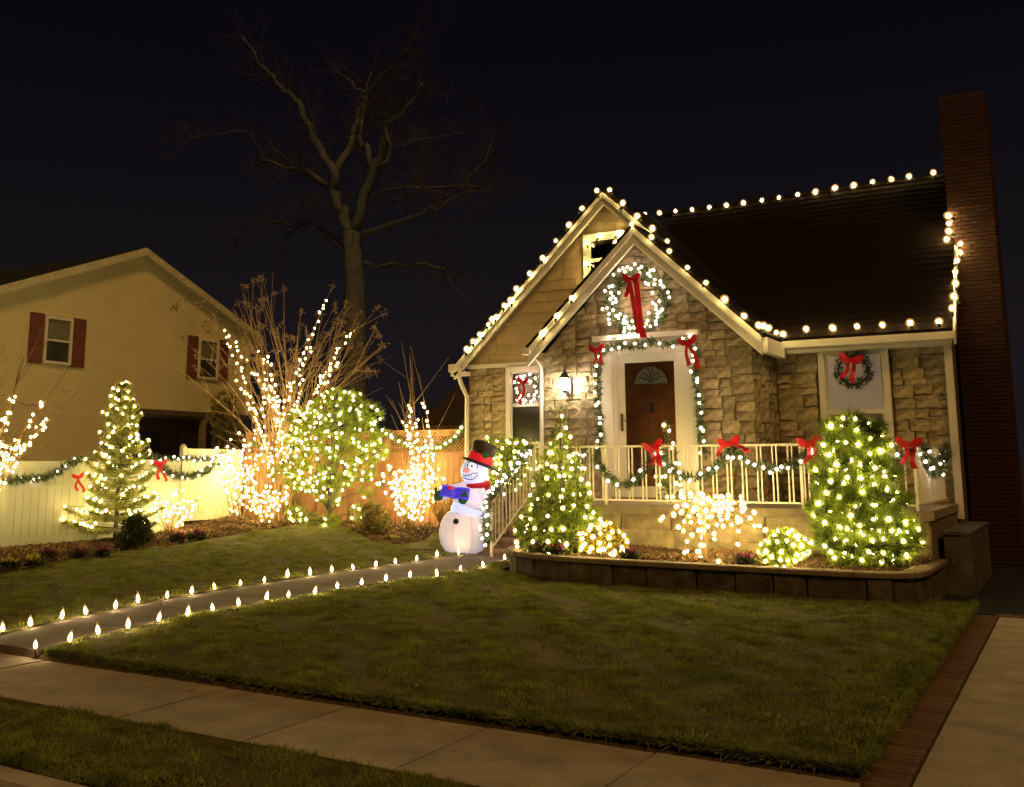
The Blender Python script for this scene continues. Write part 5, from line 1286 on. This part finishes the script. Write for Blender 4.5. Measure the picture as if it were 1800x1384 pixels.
for t in (.18, .36, .54, .72, .88): m.tube([face_pt(813+28*t, 837+1.5*math.sin(t*6)-2.5*t), face_pt(813+28*t, 841+6.5*math.sin(math.pi*t)-4*t)], .5*S_, 4)
m.build('mouth', INK, sn)
# hat: brim, red band, black crown, holly
ht = bpy.data.objects.new('hat', None); col.objects.link(ht); ht.parent = sn; ht.location = sp_(842, 817); ht.rotation_euler = (0, R(20), 0)
MB().lathe([(10*S_, -1*S_), (30*S_, -2.5*S_), (31*S_, 0), (29*S_, 2*S_), (21*S_, 3*S_)], (0, 0, 0), 24).build('brim', mat('brim_fabric', (.02, .015, .06), .6), ht, True)
MB().lathe([(22.5*S_, 1*S_), (23.5*S_, 9*S_), (21*S_, 17*S_)], (0, 0, 0), 24).build('hat_band', HATR, ht, True)
MB().lathe([(20.5*S_, 15*S_), (22*S_, 22*S_), (23*S_, 31*S_), (21*S_, 37*S_), (13*S_, 40.5*S_), (.5*S_, 41.5*S_)], (0, 0, 0), 24).build('hat_crown', HATB, ht, True)
for k, a in enumerate((-.6, .1, .8)):
    q = [(12*S_*math.cos(a+2.2)*0, 0, 0)]
    m = MB(); pts = [(0, 0), (2.5, 3), (1.8, 5), (3.2, 7), (1.2, 9), (0, 12), (-1.2, 9), (-3.2, 7), (-1.8, 5), (-2.5, 3)]
    m.prism([(x*S_*math.cos(a)-z_*S_*math.sin(a), x*S_*math.sin(a)+z_*S_*math.cos(a)) for x, z_ in pts], -22.8*S_, -21.8*S_); o = m.build('holly_leaf', MITT, ht); o.location = (6*S_, 0, 12*S_)
# scarf and its hanging end
m = MB(); m.tube([Vector((math.cos(a)*23.5*S_, math.sin(a)*24*S_, 3*S_*math.sin(a+1))) for a in np.linspace(0, 6.283, 22)], 5*S_, 8); sc = m.build('scarf', SCARF, sn, True); sc.location = sp_(834, 855)
m = MB(); ribbon(m, [(21*S_+6*S_*t, -14*S_, -46*S_*t) for t in np.linspace(0, 1, 7)], [9*S_+2*S_*t for t in np.linspace(0, 1, 7)], (1, 0, 0), .05); m.build('scarf_end', SCARF, sc)
# arms, mittens
for q, nm in ((((842, 866, 20), (852, 880, 24), (838, 890, 34), (818, 882, 44)), 'arm'), (((818, 860, 20), (798, 862, 26), (783, 870, 34), (776, 876, 40)), 'arm')):
    P_ = [sp_(x, y, d*S_) for x, y, d in q]; MB().tube(rough(P_, 4, 0), list(np.linspace(10*S_, 6.5*S_, 13)), 10).build(nm, SNOWA, sn, True)
for x, y, d, sg in ((814, 878, 48, 1), (772, 872, 44, -1)):
    o = MB().ball((0, 0, 0), 1, 12, 9, (8.5*S_, 5*S_, 9*S_)).build('mitten', MITT, sn, True); o.location = sp_(x, y, d*S_)
    o2 = MB().tube([(3*sg*S_, 0, 2*S_), (5*sg*S_, -1*S_, 9*S_), (4.5*sg*S_, -1*S_, 14*S_)], [3.4*S_, 3.2*S_, 1.8*S_], 8).build('thumb', MITT, o, True)
# open book: two leaves with printed bar lines
bk = bpy.data.objects.new('songbook', None); col.objects.link(bk); bk.parent = sn; bk.location = sp_(800, 868, 44*S_); bk.rotation_euler = (R(-38), R(8), 0)
for sg in (-1, 1):
    m = MB(); w_, hh = 25*S_, 24*S_; pts = [(sg*w_*t, -3.5*S_*math.sin(t*2.6), 0) for t in np.linspace(0, 1, 6)]
    ribbon(m, pts, hh, (0, 0, 1), 1.2*S_); m.build('book_leaf', BOOK, bk)
    m = MB()
    for zz in (-7, -1, 5): ribbon(m, [(sg*w_*t, -3.5*S_*math.sin(t*2.6)-.9*S_, zz*S_) for t in np.linspace(.12, .88, 6)], 1.1*S_, (0, 0, 1), .3*S_)
    m.build('printed_line', INK, bk)
MB().ball((-8*S_, -5*S_, 6*S_), 4*S_, 8, 6, (1.3, .6, 1)).build('emblem', HATR, bk, True)
o = MB().lathe([(5*S_, 0), (4.6*S_, 2*S_), (1*S_, 2.8*S_)], (0, 0, 0), 14, (-.25, -1, 0)).build('button', mat('button_black', (.01, .01, .015), .4), sn, True); o.location = sp_(802, 916, 38*S_)

# fabric seams, tether ropes and supply cord of the inflatable
PROF = [(22, 0), (33, 6), (40, 17), (43.5, 31), (43.5, 40), (41, 52), (36, 63), (28, 73)]
for k in range(8):
    a = 2*math.pi*k/8+.35
    MB().tube([(r_*S_*1.004*math.cos(a), r_*S_*1.004*math.sin(a), z_*S_) for r_, z_ in PROF], .35*S_, 4, False).build('seam', mat('seam_thread', (.55, .48, .5), .8), lo, True)
ROPE = mat('tether_rope', (.25, .22, .2), .9)
for a0, a1 in ((sp_(776, 925, 8*S_), Vector((-.95, -.25, .02))), (sp_(852, 930, 8*S_), Vector((.72, -.75, .02)))):
    MB().tube([a0, a0.lerp(a1, .5)-Vector((0, 0, .03)), a1], .006, 5).build('tether', ROPE, sn)
    MB().tube([a1-Vector((0, 0, .08)), a1+Vector((0, 0, .07))], .009, 6).build('stake', IRON, sn)
MB().tube([Vector((-.3, .1, .03)), Vector((-.7, .3, .03)), Vector((-1.1, .2, .03)), Vector((-1.5, .7, .05))], .009, 5).build('power_cord', CORD, sn)
